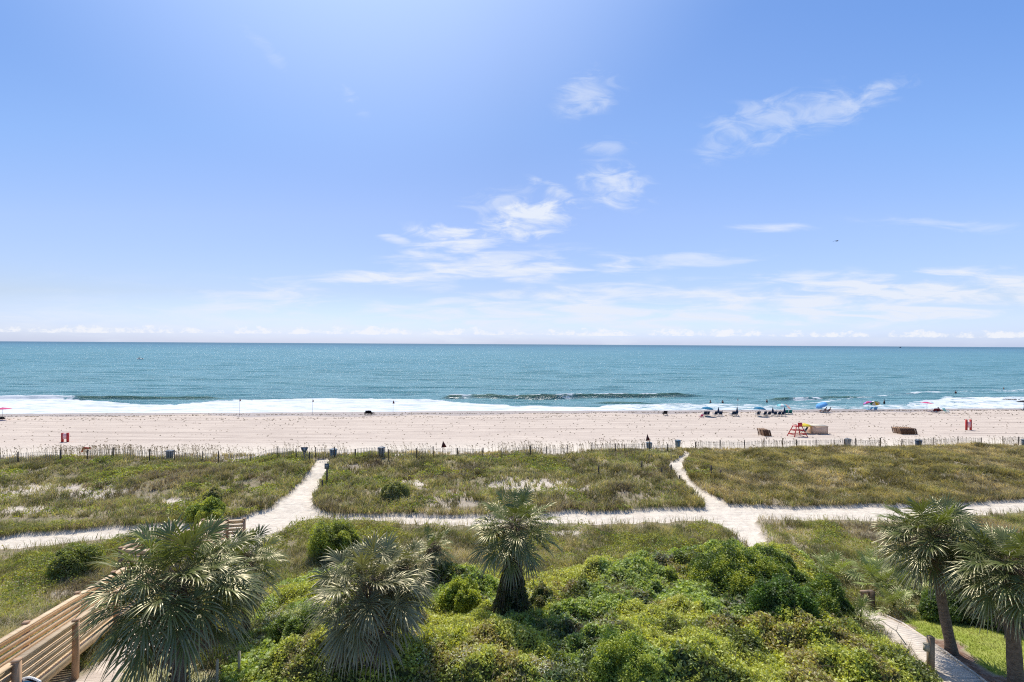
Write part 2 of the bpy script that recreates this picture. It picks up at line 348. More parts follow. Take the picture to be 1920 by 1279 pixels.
lit = t.mix(t.ramp(t.noise(co, 3.0, 6, .7), .38, .62), (0.34, 0.27, 0.18), (0.20, 0.19, 0.09)); lit = t.mix(t.ramp(n2, .52, .68), lit, (0.46, 0.38, 0.29))
c_ = t.mix(soil, c_, lit)
grs = t.mix(t.ramp(t.noise(co, 1.2, 6, .7), .35, .65), (0.28, 0.33, 0.06), (0.36, 0.38, 0.10)); c_ = t.mix(lawnm, c_, grs)
mul = t.attr('Mulch')[0]; c_ = t.mix(mul, c_, t.mix(t.ramp(n2, .4, .65), (0.22, 0.13, 0.085), (0.36, 0.25, 0.18)))
hb = t.m('ADD', t.m('MULTIPLY', t.noise(co, 2.4, 5, .7), 1.0), t.m('MULTIPLY', nst, 1.2))
rg = t.m('SUBTRACT', 0.95, t.m('MULTIPLY', wet, .35)); pbsdf(t, out, c_, rg, t.m('MULTIPLY', wet, .5), hb, 0.62, 0.18)
# sea
m_, t, out = mat('sea_water'); MAT['sea'] = m_
co = t.new('ShaderNodeTexCoord').outputs['Object']; X, Y, Z_ = t.sep(co)[:3]
foam = t.attr('Foam')[2]; green = t.attr('Face')[2]
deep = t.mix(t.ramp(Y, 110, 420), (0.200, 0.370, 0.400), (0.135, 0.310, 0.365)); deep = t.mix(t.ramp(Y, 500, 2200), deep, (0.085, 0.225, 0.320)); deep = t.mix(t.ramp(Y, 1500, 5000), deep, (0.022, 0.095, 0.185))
patch = t.noise(t.mapv(co, (0.006, 0.022, 1)), 1.0, 5, .6); deep = t.mix(t.m('MULTIPLY', t.ramp(patch, .35, .7), .35), deep, (0.20, 0.40, 0.46))
sw = t.noise(t.mapv(co, (0.035, 0.28, 1), (0, 0, R(-4.9))), 1, 5, .6, .3)
deep = t.mix(t.m('MULTIPLY', t.ramp(sw, .48, .62), .75), deep, (0.035, 0.165, 0.185)); sw2 = t.noise(t.mapv(co, (0.15, 1.1, 1), (0, 0, R(-4.9))), 1, 5, .7, .3); deep = t.mix(t.m('MULTIPLY', t.ramp(sw2, .52, .66), .6), deep, (0.03, 0.15, 0.17))
deep = t.mix(green, deep, (0.075, 0.155, 0.085))
r1 = t.noise(t.mapv(co, (0.35, 1.0, 1), (0, 0, R(-4.9))), 1.0, 6, .68, .2); r2 = t.noise(t.mapv(co, (0.1, 0.35, 1), (0, 0, R(-6))), 1, 4, .6)
r3 = t.noise(co, 3.2, 3, .6)
hgt = t.m('ADD', t.m('ADD', r1, t.m('MULTIPLY', r2, 1.6)), t.m('MULTIPLY', r3, .22))
b = t.new('ShaderNodeBump'); b.inputs['Strength'].default_value = 1.0; b.inputs['Distance'].default_value = .85; t.put(b.inputs['Height'], hgt)
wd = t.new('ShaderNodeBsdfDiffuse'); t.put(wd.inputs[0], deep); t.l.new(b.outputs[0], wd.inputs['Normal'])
wg = t.new('ShaderNodeBsdfGlossy'); wg.inputs['Roughness'].default_value = .13; t.l.new(b.outputs[0], wg.inputs['Normal'])
fr = t.new('ShaderNodeFresnel'); fr.inputs[0].default_value = 1.33; t.l.new(b.outputs[0], fr.inputs['Normal'])
p = t.new('ShaderNodeMixShader'); t.put(p.inputs[0], t.m('MINIMUM', fr.outputs[0], .24)); t.l.new(wd.outputs[0], p.inputs[1]); t.l.new(wg.outputs[0], p.inputs[2])
fm = t.new('ShaderNodeBsdfDiffuse'); fn = t.noise(co, 1.3, 5, .7)
fs = t.noise(t.mapv(co, (.12, .8, 1), (0, 0, R(-4.9))), 1.2, 6, .7, .5); t.put(fm.inputs[0], t.mix(t.m('MULTIPLY', t.ramp(fs, .46, .62), .8), t.mix(t.ramp(fn, .3, .6), (0.66, 0.68, 0.67), (0.76, 0.77, 0.76)), (0.40, 0.47, 0.48)))
fpat = t.noise(t.mapv(co, (0.3, 0.75, 1), (0, 0, R(-5))), 1.0, 7, .72, .8)
fq = t.ramp(t.m('ADD', foam, t.m('MULTIPLY', t.m('SUBTRACT', fpat, .5), 2.0)), .42, .60)
ms = t.new('ShaderNodeMixShader'); t.put(ms.inputs[0], fq); t.l.new(p.outputs[0], ms.inputs[1]); t.l.new(fm.outputs[0], ms.inputs[2]); t.l.new(ms.outputs[0], out.inputs[0])

# ------------------------------------------------------------------ land
def grid(xs, ys):
    X_, Y_ = np.meshgrid(xs, ys); nx, ny = len(xs), len(ys)
    i = np.arange((ny - 1) * nx).reshape(ny - 1, nx)[:, :-1].ravel(); return X_.ravel(), Y_.ravel(), np.stack([i, i + 1, i + nx + 1, i + nx], 1)
xs = np.concatenate([[-3000, -1200, -600, -400], np.linspace(-300, -100, 60)[:-1], np.linspace(-100, 100, 560), np.linspace(100, 300, 60)[1:], [400, 600, 1200, 3000]])
ys = np.concatenate([[-3000, -1000, -300, -100], np.linspace(-40, 12, 30), np.linspace(12, 72, 260)[1:], np.linspace(72, 150, 150)[1:], [200]])
gx, gy, gf = grid(xs, ys); gz = terrain_z(gx, gy)
gv = gy - TILT * np.clip(gx, -200, 200)
pth = M(PATH, gx, gy, .8); wlk = inpoly(gx, gy, WALK); lwn = M(LAWN, gx, gy, .4); mul = M(MULCH, gx, gy, .5); sdy = M(SANDY, gx, gy, .4); drg = M(DRYG, gx, gy, .5)
gz = gz - 0.22 * pth
bare = np.clip((fbm(gx, gy, 5, 4, 77) - .60) / .06, 0, 1)
gpx, gpy = proj(gx, gy, gz)
spots = np.zeros_like(gx)
for (cx, cy, a, b_) in ((120, 925, 190, 26), (1010, 912, 140, 20), (60, 955, 90, 12), (780, 905, 60, 9), (330, 940, 60, 10), (1800, 890, 60, 6), (300, 855, 120, 6), (450, 866, 110, 7), (1060, 850, 120, 5), (1650, 858, 60, 5), (1060, 1000, 60, 8), (1590, 1000, 30, 6)):
    spots = np.maximum(spots, np.clip(1.6 - 1.6 * np.sqrt(((gpx - cx) / a) ** 2 + ((gpy - cy) / b_) ** 2), 0, 1) * np.clip((fbm(gx, gy, 2.2, 4, 5) - .36) / .12, 0, 1))
veg = np.clip((60.2 - gv + (fbm(gx, gy, 3, 3, 11) - .5) * 2.5) / .8, 0, 1)
soil = veg * (1 - pth) * (1 - spots) * (1 - .5 * bare) * (~(wlk | lwn | mul | sdy | drg))
beachw = np.clip((gv - 103.5 + (fbm(gx, gy * .3, 16, 3, 8) - .5) * 12) / 1.0, 0, 1)
wetc = np.maximum(beachw * .9, np.clip((gv - 109.5) / 2.5, 0, 1))
lawn = lwn * (~mul) * 1.0 + drg * 0.55
ground = mk('ground', np.stack([gx, gy, gz], 1), gf, MAT['ground'], col=np.stack([soil, wetc, np.clip(lawn, 0, 1)], 1), smooth=True)
def fattr(o, name, vals):
    a = o.data.attributes.new(name, 'FLOAT', 'POINT'); a.data.foreach_set('value', np.asarray(vals, np.float32))
fattr(ground, 'Path', np.clip(pth * 1.0 + spots * .6 + (gv > 60) * np.clip((74 - gv) / 7, 0, 1), 0, 1)); fattr(ground, 'Mulch', mul * 1.0)
tag(ground, kind='structure')

# ------------------------------------------------------------------ sea
SEA = -0.72
ry = [98.0]
while ry[-1] < 175: ry.append(ry[-1] + .32)
while ry[-1] < 60000: ry.append(ry[-1] * 1.012)
ry = np.array(ry); us = np.linspace(-1, 1, 700)
U, Yg = np.meshgrid(us, ry); Xg = U * (Yg * 1.35 + 20); Yg = Yg + TILT * np.clip(Xg, -400, 400) * np.clip((300 - Yg) / 150, 0, 1)
sx, sy = Xg.ravel(), Yg.ravel(); svv = sy - TILT * np.clip(sx, -400, 400)
i = np.arange((len(ry) - 1) * 700).reshape(-1, 700)[:, :-1].ravel(); sf = np.stack([i, i + 1, i + 701, i + 700], 1)
fade = np.clip((700 - sy) / 400, 0, 1) * np.clip((svv - 112) / 20, 0, 1)
wx = svv + (fbm(sx, sy, 40, 3, 61) - .5) * 14
swell = (np.sin(wx / 9.5 * 6.283 / 1.0) * .17 + np.sin(wx / 5.3 * 6.283 + sx * .03) * .07) * (0.3 + fbm(sx, sy, 30, 2, 5)) + (fbm(sx * .6, sy * 2, 5, 4, 90) - .5) * .45
sz = SEA + swell * fade
spx, spy = proj(sx, sy, np.full_like(sx, SEA))
foam = np.zeros_like(sx); face = np.zeros_like(sx)
# breaking waves: (pixel x range, pixel y of the trough line, height m, curl foam?)
WAVES = [([-400, 180, 450], [749, 749, 750], .95, [(-400, 60), (85, 150)]), ([820, 1000, 1240, 1330], [748.5, 749.5, 745, 744], 1.2, [(858, 893), (958, 976), (1046, 1083)]),
         ([1110, 1180, 1260], [757, 757, 756], .4, []), ([1430, 1500, 1650], [752, 751, 745], .6, [(1470, 1552)]), ([755, 780, 800], [750, 749, 748], .5, [])]
for xp, yp, hgt_, curls in WAVES:
    yl = np.interp(spx, xp, yp); dl = (CAMZ - SEA) * 960 / np.maximum(yl - (645.3 + (spx - 960) * .0058), 5)   # distance of the trough there
    q = sy - dl + (fbm(sx, sy * 0, 9, 3, 15) - .5) * 1.8; inn = np.clip((spx - xp[0]) / 25, 0, 1) * np.clip((xp[-1] - spx) / 60, 0, 1)
    hh = hgt_ * (0.75 + .5 * fbm(sx, sx * 0, 5, 3, 44))
    prof = np.where(q < 1.1, np.clip(q / 1.1, 0, 1) ** .7, np.clip(1 - (q - 1.1) / 5.5, 0, 1) ** 1.6)
    sz = sz + prof * hh * inn
    face = np.maximum(face, inn * np.clip(1 - np.abs(q - .7) / 1.2, 0, 1))
    lip = np.clip((fbm(sx, sx * 0, 3.0, 3, 33) - .42) / .1, 0, 1) if hgt_ > .9 else 0
    for c0, c1 in curls:
        wob = (fbm(spx, spy * 0, 14, 3, 7) - .5) * 30; k = np.clip((spx + wob - c0) / 22, 0, 1) * np.clip((c1 - spx - wob) / 22, 0, 1); foam = np.maximum(foam, k * ((q > -.3) & (q < 1.9)) * (.35 + .55 * fbm(sx, sy * 2, 1.6, 3, 12))); face = face * (1 - k * .8)
    if len(curls) > 2: foam = np.maximum(foam, inn * np.clip((1260 - spx) / 60, 0, 1) * ((q > .9) & (q < 2.2)) * (.45 + .4 * lip))
# white water between the breakers and the beach: first picture row of foam along the shore
ft = np.interp(spx, [-400, 0, 110, 190, 260, 330, 430, 600, 740, 790, 870, 960, 1120, 1135, 1400, 1450, 1560, 1700, 1730, 1920, 2300], [746, 746, 747.5, 752, 756, 757.5, 749.5, 747, 746, 748, 754, 760, 762, 757, 756, 760, 758, 758, 748, 741, 735]) + (fbm(sx, sy, 7, 4, 55) - .5) * 6.5
den = np.interp(spx, [-400, 780, 1100, 1160, 1420, 1560, 1640, 1730, 2300], [1.12, 1.10, .95, .66, .50, .46, .46, .62, .72])
foam = np.maximum(foam, np.clip((spy - ft) / 2.0, 0, 1) * den * (svv < 175))
foam = np.maximum(foam, np.clip((112.9 - svv) / 1.2 + .2, 0, 1) * (svv > 100) * .62)
far = np.clip(1 - np.abs(spy - np.interp(spx, [0, 1720, 1920], [900, 736, 732])) / 4, 0, 1) * .48; foam = np.maximum(foam, far)
for cx, cy, a, b_ in ((330, 668, 90, 1.6), (60, 663, 80, 1.6), (500, 669, 60, 1.4), (1560, 668, 90, 1.3), (1480, 652, 80, 1.0), (262, 675.5, 12, 1.0), (256, 676, 9, 1.2)):
    foam = np.maximum(foam, np.clip(1 - ((spx - cx) / a) ** 2 - ((spy - cy) / b_) ** 2, 0, 1) * .30)
run = np.clip((119 - svv) / 6, 0, 1); sz = sz + run * 0.03
# thin swash climbs to the waterline
zl = zbase(sx, sy)
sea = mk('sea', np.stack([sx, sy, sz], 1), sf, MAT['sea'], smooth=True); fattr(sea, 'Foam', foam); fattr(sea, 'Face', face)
tag(sea, kind='structure')
#PART2
# ------------------------------------------------------------------ vegetation
def lerp(a, b, t): return np.asarray(a) + (np.asarray(b) - np.asarray(a)) * t
def unit(v): return v / np.maximum(np.linalg.norm(v, axis=-1, keepdims=True), 1e-9)
def leafcloud(P, size, asp, up, col, r=rng):
    n = len(P); nn = unit(r.normal(size=(n, 3)) + np.array([0, 0, up])); a = unit(np.cross(nn, r.normal(size=(n, 3)))); b_ = np.cross(nn, a)
    s = (np.broadcast_to(size, n) * r.uniform(.7, 1.3, n))[:, None]
    V = np.stack([P - a * s, P + b_ * s * asp, P + a * s, P - b_ * s * asp], 1).reshape(-1, 3)
    return V, np.arange(n * 4).reshape(n, 4), np.repeat(col, 4, 0)
def blades(P, h, w, lean, col, tipcol, r=rng):
    n = len(P); az = r.uniform(0, 2 * np.pi, n); d = np.stack([np.cos(az), np.sin(az), np.zeros(n)], 1)
    az2 = r.uniform(0, np.pi, n); sd_ = np.stack([np.cos(az2), np.sin(az2) * .4, np.zeros(n)], 1); h = np.broadcast_to(h, n) * r.uniform(.6, 1.25, n); L = lean * h * r.uniform(.2, 1.2, n)
    z = np.array([0, 0, 1.]); w = np.broadcast_to(w, n)[:, None]
    m = P + d * (L * .3)[:, None] + z * (h * .62)[:, None]; tip = P + d * L[:, None] + z * h[:, None] * (1 - .12 * lean)
    V = np.stack([P - sd_ * w, P + sd_ * w, m + sd_ * w * .7, m - sd_ * w * .7, tip], 1).reshape(-1, 3)
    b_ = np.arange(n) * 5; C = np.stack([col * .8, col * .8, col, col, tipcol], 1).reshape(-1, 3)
    return V, np.stack([b_, b_ + 1, b_ + 2, b_ + 3], 1), np.stack([b_ + 3, b_ + 2, b_ + 4], 1), C
def join(parts):
    V, Q, T, C, n = [], [], [], [], 0
    for p in parts:
        v_, *fs, c_ = p; V.append(v_); C.append(c_)
        for f in fs: (Q if f.shape[1] == 4 else T).append(f + n)
        n += len(v_)
    return np.concatenate(V), [np.concatenate(x) for x in (Q, T) if x], np.concatenate(C)
def palette(x, y, cols, sc, seed, spread=.18):
    t_ = np.clip((fbm(x, y, sc, 4, seed) - .5) * 2.6 + .5 + rng.normal(size=len(x)) * spread, 0, .999) * (len(cols) - 1)
    i = t_.astype(int); f = (t_ - i)[:, None]; c_ = np.asarray(cols, float); return (c_[i] * (1 - f) + c_[i + 1] * f) * rng.uniform(.75, 1.25, (len(x), 1))
def open_land(x, y):        # False on the paths, lawn, boardwalks and bare sand
    z = terrain_z(x, y); px, py = proj(x, y, z); sp_ = np.zeros_like(x)
    for (cx, cy, a, b_) in ((120, 925, 190, 26), (1010, 912, 140, 20), (60, 955, 90, 12), (780, 905, 60, 9), (330, 940, 60, 10), (1800, 890, 60, 6), (300, 855, 120, 6), (450, 866, 110, 7), (1060, 850, 120, 5), (1650, 858, 60, 5), (1060, 1000, 60, 8), (1590, 1000, 30, 6)):
        sp_ = np.maximum(sp_, np.clip(1.6 - 1.6 * np.sqrt(((px - cx) / a) ** 2 + ((py - cy) / b_) ** 2), 0, 1) * np.clip((fbm(x, y, 2.2, 4, 5) - .36) / .12, 0, 1))
    near_ = (M(PATH, x, y + 1.0, .8) | M(PATH, x, y + .5, .8)) & (rng.random(len(x)) < .93) & (y < 46)
    keep = ~(near_ | M(PATH, x, y, .8) | inpoly(x, y, WALK) | M(LAWN, x, y, .4) | M(MULCH, x, y, .5) | M(SANDY, x, y, .4) | M(DRYG, x, y, .5))
    return keep & (rng.random(len(x)) > sp_ * .70), z, px, py
VINE = world_poly([(440, 1340), (455, 1230), (470, 1160), (500, 1112), (560, 1085), (640, 1075), (760, 1100), (860, 1080), (960, 1090), (1060, 1075), (1120, 1060), (1240, 1040), (1330, 1030),
    (1500, 1040), (1560, 1090), (1600, 1160), (1660, 1210), (1740, 1262), (1790, 1340)])
def vineh(x, y):
    ed = sum(inpoly(x + ox * q, y + oy * q, VINE) * 1.0 for q in (.7, 1.4) for ox, oy in ((1, 0), (-1, 0), (0, 1), (0, -1), (.7, -.7), (-.7, -.7))) / 12
    return _vineh(x, y) * (.12 + .88 * np.clip((ed - .35) / .6, 0, 1))
def _vineh(x, y):
    a = fbm(x, y, 2.3, 3, 201); b_ = fbm(x, y, 1.0, 2, 203); big = fbm(x, y, 6, 2, 207)
    c2_ = fbm(x, y, .62, 2, 209); return .10 + 1.0 * np.clip((a - .30) * 1.9, 0, 1) ** 1.2 * (.5 + big) + .36 * b_ + .34 * np.clip((c2_ - .38) * 2.4, 0, 1)
# --- dune grass in the field between the cross path and the beach, and along the near side of the path
def grass_field(name, label, x0, x1, y0, y1, n, hgt_, cond, cols, tips, lean=.55, w=.022, k=7, patchy=.35, seed=0, stuff=True):
    x = rng.uniform(x0, x1, n); y = rng.uniform(y0, y1, n); ok, z, px, py = open_land(x, y)
    vv = y - TILT * x; ok &= cond(x, y, vv, px, py) & (fbm(x, y, 1.6, 3, 300 + seed) + rng.normal(size=n) * .08 > patchy) & (px > -250) & (px < 2170) & (py < 1500)
    x, y, z = x[ok], y[ok], z[ok]
    x = np.repeat(x, k) + rng.normal(size=len(x) * k) * .09; y = np.repeat(y, k) + rng.normal(size=len(x)) * .09; z = np.repeat(z, k) - .03
    c_ = palette(x, y, cols, 4.5, 400 + seed); t_ = palette(x, y, tips, 3, 450 + seed)
    kk = (.50 + 1.05 * np.clip((fbm(x, y, 1.1, 3, 460 + seed) - .3) * 2.2, 0, 1))[:, None]; c_ = c_ * kk; t_ = t_ * kk
    pl = rng.random(len(x)) < .12; t_[pl] = np.array([.66, .56, .38]); c_[pl] = c_[pl] * .5 + np.array([.30, .25, .15])
    hh = hgt_ * (.55 + .9 * fbm(x, y, 2.5, 3, 500 + seed)) * (.65 + .7 * fbm(x, y, .8, 2, 507))
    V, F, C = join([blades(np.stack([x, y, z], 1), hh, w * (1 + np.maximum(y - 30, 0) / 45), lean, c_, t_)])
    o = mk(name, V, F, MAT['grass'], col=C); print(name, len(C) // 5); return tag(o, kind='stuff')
GREEN, OLIVE, TAN, PURP, GOLD, LIME = (.165, .205, .065), (.345, .295, .115), (.60, .49, .29), (.30, .225, .165), (.52, .41, .165), (.31, .40, .07)
fence_v = lambda vv: vv < 61.5
grass_field('dune_grass', '', -78, 40, 38, 72, 62000, .50, lambda x, y, vv, px, py: (vv > 40) & (vv < 59.6 + 1.6 * (fbm(x, y, 5, 2, 19) - .4)) & (px < 1290), [PURP, OLIVE, GREEN, TAN, OLIVE, LIME, PURP], [OLIVE, TAN, GREEN, TAN], 1.15, .02, 7, .36, 1)
grass_field('golden_dune_grass', '', 8, 92, 40, 74, 62000, .50, lambda x, y, vv, px, py: (vv > 40) & (vv < 61.2) & (px >= 1270), [OLIVE, GOLD, OLIVE, GREEN, GOLD, PURP, TAN], [GOLD, TAN, OLIVE, TAN], 1.15, .02, 7, .30, 2)
grass_field('brown_dune_grass', '', -72, 90, 52, 74, 16000, .42, lambda x, y, vv, px, py: (vv > 58.5) & (vv < 64.2), [PURP, TAN, GOLD, OLIVE], [TAN, GOLD, (.48, .35, .21)], .8, .02, 8, .47, 3)
vin = lambda x, y: M(VINE, x, y, 2.0, 2.5)
grass_field('dune_scrub_grass', '', -40, 48, 19, 45, 72000, .42, lambda x, y, vv, px, py: (vv < 40) & ~vin(x, y), [PURP, TAN, OLIVE, LIME, OLIVE, GREEN, TAN], [TAN, OLIVE, TAN, (.62, .54, .40)], 1.2, .013, 8, .30, 4)
# fringe of taller stems along the path edges
x = rng.uniform(-60, 75, 260000); y = rng.uniform(30, 48, 260000); a = M(PATH, x, y, .8); b_ = M(PATH, x, y - .55, .8) | M(PATH, x, y + .55, .8)
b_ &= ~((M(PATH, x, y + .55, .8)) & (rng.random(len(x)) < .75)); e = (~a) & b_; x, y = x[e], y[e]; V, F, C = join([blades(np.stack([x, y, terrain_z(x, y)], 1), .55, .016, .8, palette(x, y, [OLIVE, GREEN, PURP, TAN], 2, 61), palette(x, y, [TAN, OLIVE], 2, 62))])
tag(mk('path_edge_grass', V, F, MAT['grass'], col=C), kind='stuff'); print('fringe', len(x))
# low leafy herbs in bright patches
def herbs(name, n, x0, x1, y0, y1, cond, cols, size, hgt_, thr, seed):
    x = rng.uniform(x0, x1, n); y = rng.uniform(y0, y1, n); ok, z, px, py = open_land(x, y); vv = y - TILT * x
    f = fbm(x, y, 2.8, 4, 600 + seed); ok &= cond(x, y, vv, px, py) & (f > thr + rng.normal(size=n) * .01) & (px > -200) & (px < 2120)
    x, y, z, f = x[ok], y[ok], z[ok], f[ok]; top = hgt_ * np.clip((f - thr) / .12, .15, 1) * (.5 + fbm(x, y, .7, 2, 611))
    P = np.stack([x, y, z + top * np.sqrt(rng.random(len(x)))], 1)
    V, F, C = leafcloud(P, size, .5, .7, palette(x, y, cols, 1.2, 620 + seed) * np.array([1.02, .88, 1.1])); print(name, len(x)); return tag(mk(name, V, F, MAT['leaf'], col=C), kind='stuff')
herbs('dune_herbs', 420000, -75, 80, 38, 68, lambda x, y, vv, px, py: (vv > 40) & (vv < 60) & (px < 1330), [(.20, .28, .05), (.32, .43, .06), (.42, .50, .08)], .09, .42, .545, 1)
herbs('trailing_herbs', 420000, -38, 45, 19, 40, lambda x, y, vv, px, py: (vv < 39.5) & ~vin(x, y), [(.19, .28, .05), (.34, .44, .06), (.46, .52, .08), (.29, .38, .06)], .055, .42, .50, 2)
# --- thick vine cover in the foreground
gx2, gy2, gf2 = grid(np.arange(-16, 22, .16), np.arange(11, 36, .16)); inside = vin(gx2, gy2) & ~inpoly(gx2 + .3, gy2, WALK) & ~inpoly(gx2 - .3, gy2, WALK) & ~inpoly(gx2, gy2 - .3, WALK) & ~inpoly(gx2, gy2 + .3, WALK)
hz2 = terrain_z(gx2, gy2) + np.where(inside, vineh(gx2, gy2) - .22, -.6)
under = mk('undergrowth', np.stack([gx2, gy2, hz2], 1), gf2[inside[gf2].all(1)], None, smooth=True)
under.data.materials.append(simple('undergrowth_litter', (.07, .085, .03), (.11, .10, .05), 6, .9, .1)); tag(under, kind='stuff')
n = 900000; x = rng.uniform(-16, 22, n); y = rng.uniform(12, 36, n); ok = vin(x, y) & (rng.random(n) < np.clip(1.35 - y / 60, .5, 1)); x, y = x[ok], y[ok]
z0 = terrain_z(x, y); H = vineh(x, y); px, py = proj(x, y, z0 + H); ok = (px > -60) & (px < 1980) & (py < 1340) & ~inpoly(x, y, WALK); x, y, z0, H, px, py = (q[ok] for q in (x, y, z0, H, px, py))
dep = rng.random(len(x)) ** 2 * .34; P = np.stack([x, y, z0 + H - dep + .05 * rng.normal(size=len(x))], 1)
c_ = palette(x, y, [(.17, .20, .06), (.31, .36, .08), (.52, .57, .115), (.74, .75, .16), (.42, .47, .10), (.62, .63, .18)], 1.5, 71, .16)
br = np.clip((fbm(x, y, 1.3, 3, 73) - .60) / .04, 0, 1) * (rng.random(len(x)) < .7); c_ = lerp(c_, np.array([.38, .28, .17]), br[:, None] * .7)
spc = np.clip((fbm(x, y, 3.2, 3, 97) - .50) / .05, 0, 1)[:, None]; c_ = c_ * (1 - spc) + c_ * np.array([.74, .86, 1.1]) * spc
bl = np.zeros(len(x))
for cx, cy, a, b_ in ((500, 1165, 45, 45), (590, 1235, 60, 35), (640, 1190, 25, 30), (1080, 1160, 40, 20), (1070, 1215, 45, 28), (1010, 1260, 60, 30), (840, 1230, 80, 20), (560, 1160, 30, 20), (830, 1200, 35, 15), (1000, 1110, 30, 12), (900, 1262, 60, 16)):
    bl = np.maximum(bl, np.clip(1.3 - np.sqrt(((px - cx) / a) ** 2 + ((py - cy) / b_) ** 2), 0, 1))
bl = bl * np.clip((fbm(x, y, .6, 2, 75) - .42) / .1, 0, 1)
fl = (rng.random(len(x)) < bl * .8) & (dep < .1); c_[fl] = np.array([.80, .80, .66]); P[fl, 2] += .05
sz_ = np.where(fl, .030, (.040 + .04 * fbm(x, y, 2, 2, 79)) * (1 + .35 * spc[:, 0])); V, F, C = leafcloud(P, sz_, .5, .9, c_); print('vine', len(x))
tag(mk('vine_cover', V, F, MAT['leaf'], col=C), kind='stuff')
n = 42000; x = rng.uniform(-16, 22, n); y = rng.uniform(13, 36, n); ok = vin(x, y) & (fbm(x, y, 1.8, 3, 711) > .50); x, y = x[ok], y[ok]; z = terrain_z(x, y) + vineh(x, y) - .12
kind_ = rng.random(len(x))[:, None]; cA = np.where(kind_ < .35, np.array([.42, .34, .22]), np.array([.34, .38, .10])); V, F, C = join([blades(np.stack([x, y, z], 1), .34, .012, 1.0, cA * rng.uniform(.6, 1.2, (len(x), 1)), cA * 1.1)])
tag(mk('tall_weeds', V, F, MAT['grass'], col=C), kind='stuff')
b = MB(); r_ = np.random.default_rng(44)
for k in range(420):
    x = r_.uniform(-15, 21); y = r_.uniform(15, 33)
    if not inpoly(np.array([x]), np.array([y]), VINE)[0]: continue
    z = float((terrain_z(np.array([x]), np.array([y])) + vineh(np.array([x]), np.array([y])))[0]) - .15; p_ = Vector((x, y, z)); d = Vector((r_.normal(), r_.normal(), r_.uniform(.3, 1.4))).normalized(); L = r_.uniform(.25, .75)
    q = p_ + d * L * .55; e_ = q + (d + Vector(r_.normal(size=3)) * .5).normalized() * L * .5; b.tube([p_, q, e_], [.012, .009, .004], 4, False); b.tube([q, q + (d + Vector(r_.normal(size=3)) * .8).normalized() * L * .4], [.007, .003], 3, False)
tag(b.obj('dead_twigs', MAT['deadstalk']if 'deadstalk' in MAT else MAT['oldwood'], None), kind='stuff')
# lawn and dry tufts
def lawnfield(name, poly, n, h, cols, box, lim=None):
    x = rng.uniform(box[0], box[1], n); y = rng.uniform(box[2], box[3], n); ok = M(poly, x, y, .4) & ~M(MULCH, x, y, .4) & ~inpoly(x, y, WALK); x, y = x[ok], y[ok]
    V, F, C = join([blades(np.stack([x, y, terrain_z(x, y)], 1), h, .012, .7, palette(x, y, cols, 1.5, 81), palette(x, y, cols, 1, 82))]); print(name, len(x))
    return tag(mk(name, V, F, MAT['grass'], col=C), kind='stuff')
lawnfield('lawn_grass', LAWN, 90000, .07, [(.36, .42, .08), (.46, .50, .10), (.52, .50, .18)], (11, 28, 12, 25))
lawnfield('dry_grass', DRYG, 16000, .13, [(.30, .27, .11), (.20, .22, .06), (.42, .34, .17)], (-16, -6, 14, 23))
# --- seaweed scraps left by the tide; scattered dark specks stand in for shaded hollows
n = 3800; x = rng.uniform(-125, 125, n); k1 = rng.random(n); vv = np.where(k1 < .30, 105.8 + (fbm(x, x * 0, 14, 3, 3) - .5) * 5 + rng.normal(size=n) * .5, np.where(k1 < .45, 99.5 + (fbm(x, x * 0, 20, 3, 4) - .5) * 6 + rng.normal(size=n) * .9, rng.uniform(66, 110, n)))
y = vv + TILT * x; s_ = np.where(k1 < .45, .16, .10) * rng.uniform(.5, 1.6, n); P = np.stack([x, y, terrain_z(x, y) + .03], 1); a_ = np.stack([s_, rng.normal(size=n) * .04, rng.uniform(0, .04, n)], 1); b_ = np.stack([rng.normal(size=n) * .03, s_ * .5, rng.uniform(0, .05, n)], 1)
V = np.stack([P - a_, P - b_, P + a_, P + b_ + np.array([0, 0, .04])], 1).reshape(-1, 3)
tag(mk('seaweed_shade_specks', V, np.arange(n * 4).reshape(n, 4), MAT['grass'], col=np.repeat(np.array([.20, .155, .115]) * rng.uniform(.6, 1.7, (n, 1)), 4, 0)), kind='stuff')
# --- sea oats along the fence
x = rng.uniform(-66, 80, 9000); vv = rng.uniform(57.5, 64, 9000); y = vv + TILT * x; z = terrain_z(x, y); px, py = proj(x, y, z)
den_ = np.interp(px, [-200, 0, 80, 120, 290, 330, 480, 700, 900, 1010, 1400, 2000], [.35, .3, .12, .8, .55, .5, .12, .2, .12, .3, .12, .16]); ok = (rng.random(len(x)) < den_) & (fbm(x, y, 4, 3, 91) > .40) & ~M(PATH, x, y, .8); x, y, z = x[ok], y[ok], z[ok]
n = len(x); h = rng.uniform(.75, 1.45, n); az = rng.normal(2.6, .7, n); d = np.stack([np.cos(az), np.sin(az) * .5, np.zeros(n)], 1); P = np.stack([x, y, z], 1); up = np.array([0, 0, 1.])
top = P + up * h[:, None] + d * (h * .22)[:, None]; w = np.array([.012, 0, 0]); hd = unit(d + up * .5) * .17; wd = np.array([.042, 0, .0])
V = np.stack([P - w, P + w, top + w * .7, top - w * .7, top - hd * .6, top + wd + hd * .3, top + hd * 1.1, top - wd + hd * .2], 1).reshape(-1, 3); b_ = np.arange(n) * 8
c1 = np.tile(np.array([.20, .15, .07]), (n, 4, 1)); c2 = np.tile(np.array([.17, .115, .06]), (n, 4, 1))
tag(mk('sea_oats', V, [np.stack([b_, b_ + 1, b_ + 2, b_ + 3], 1), np.stack([b_ + 4, b_ + 5, b_ + 6, b_ + 7], 1)], MAT['grass'], col=np.concatenate([c1, c2], 1).reshape(-1, 3)), kind='stuff'); print('oats', n)

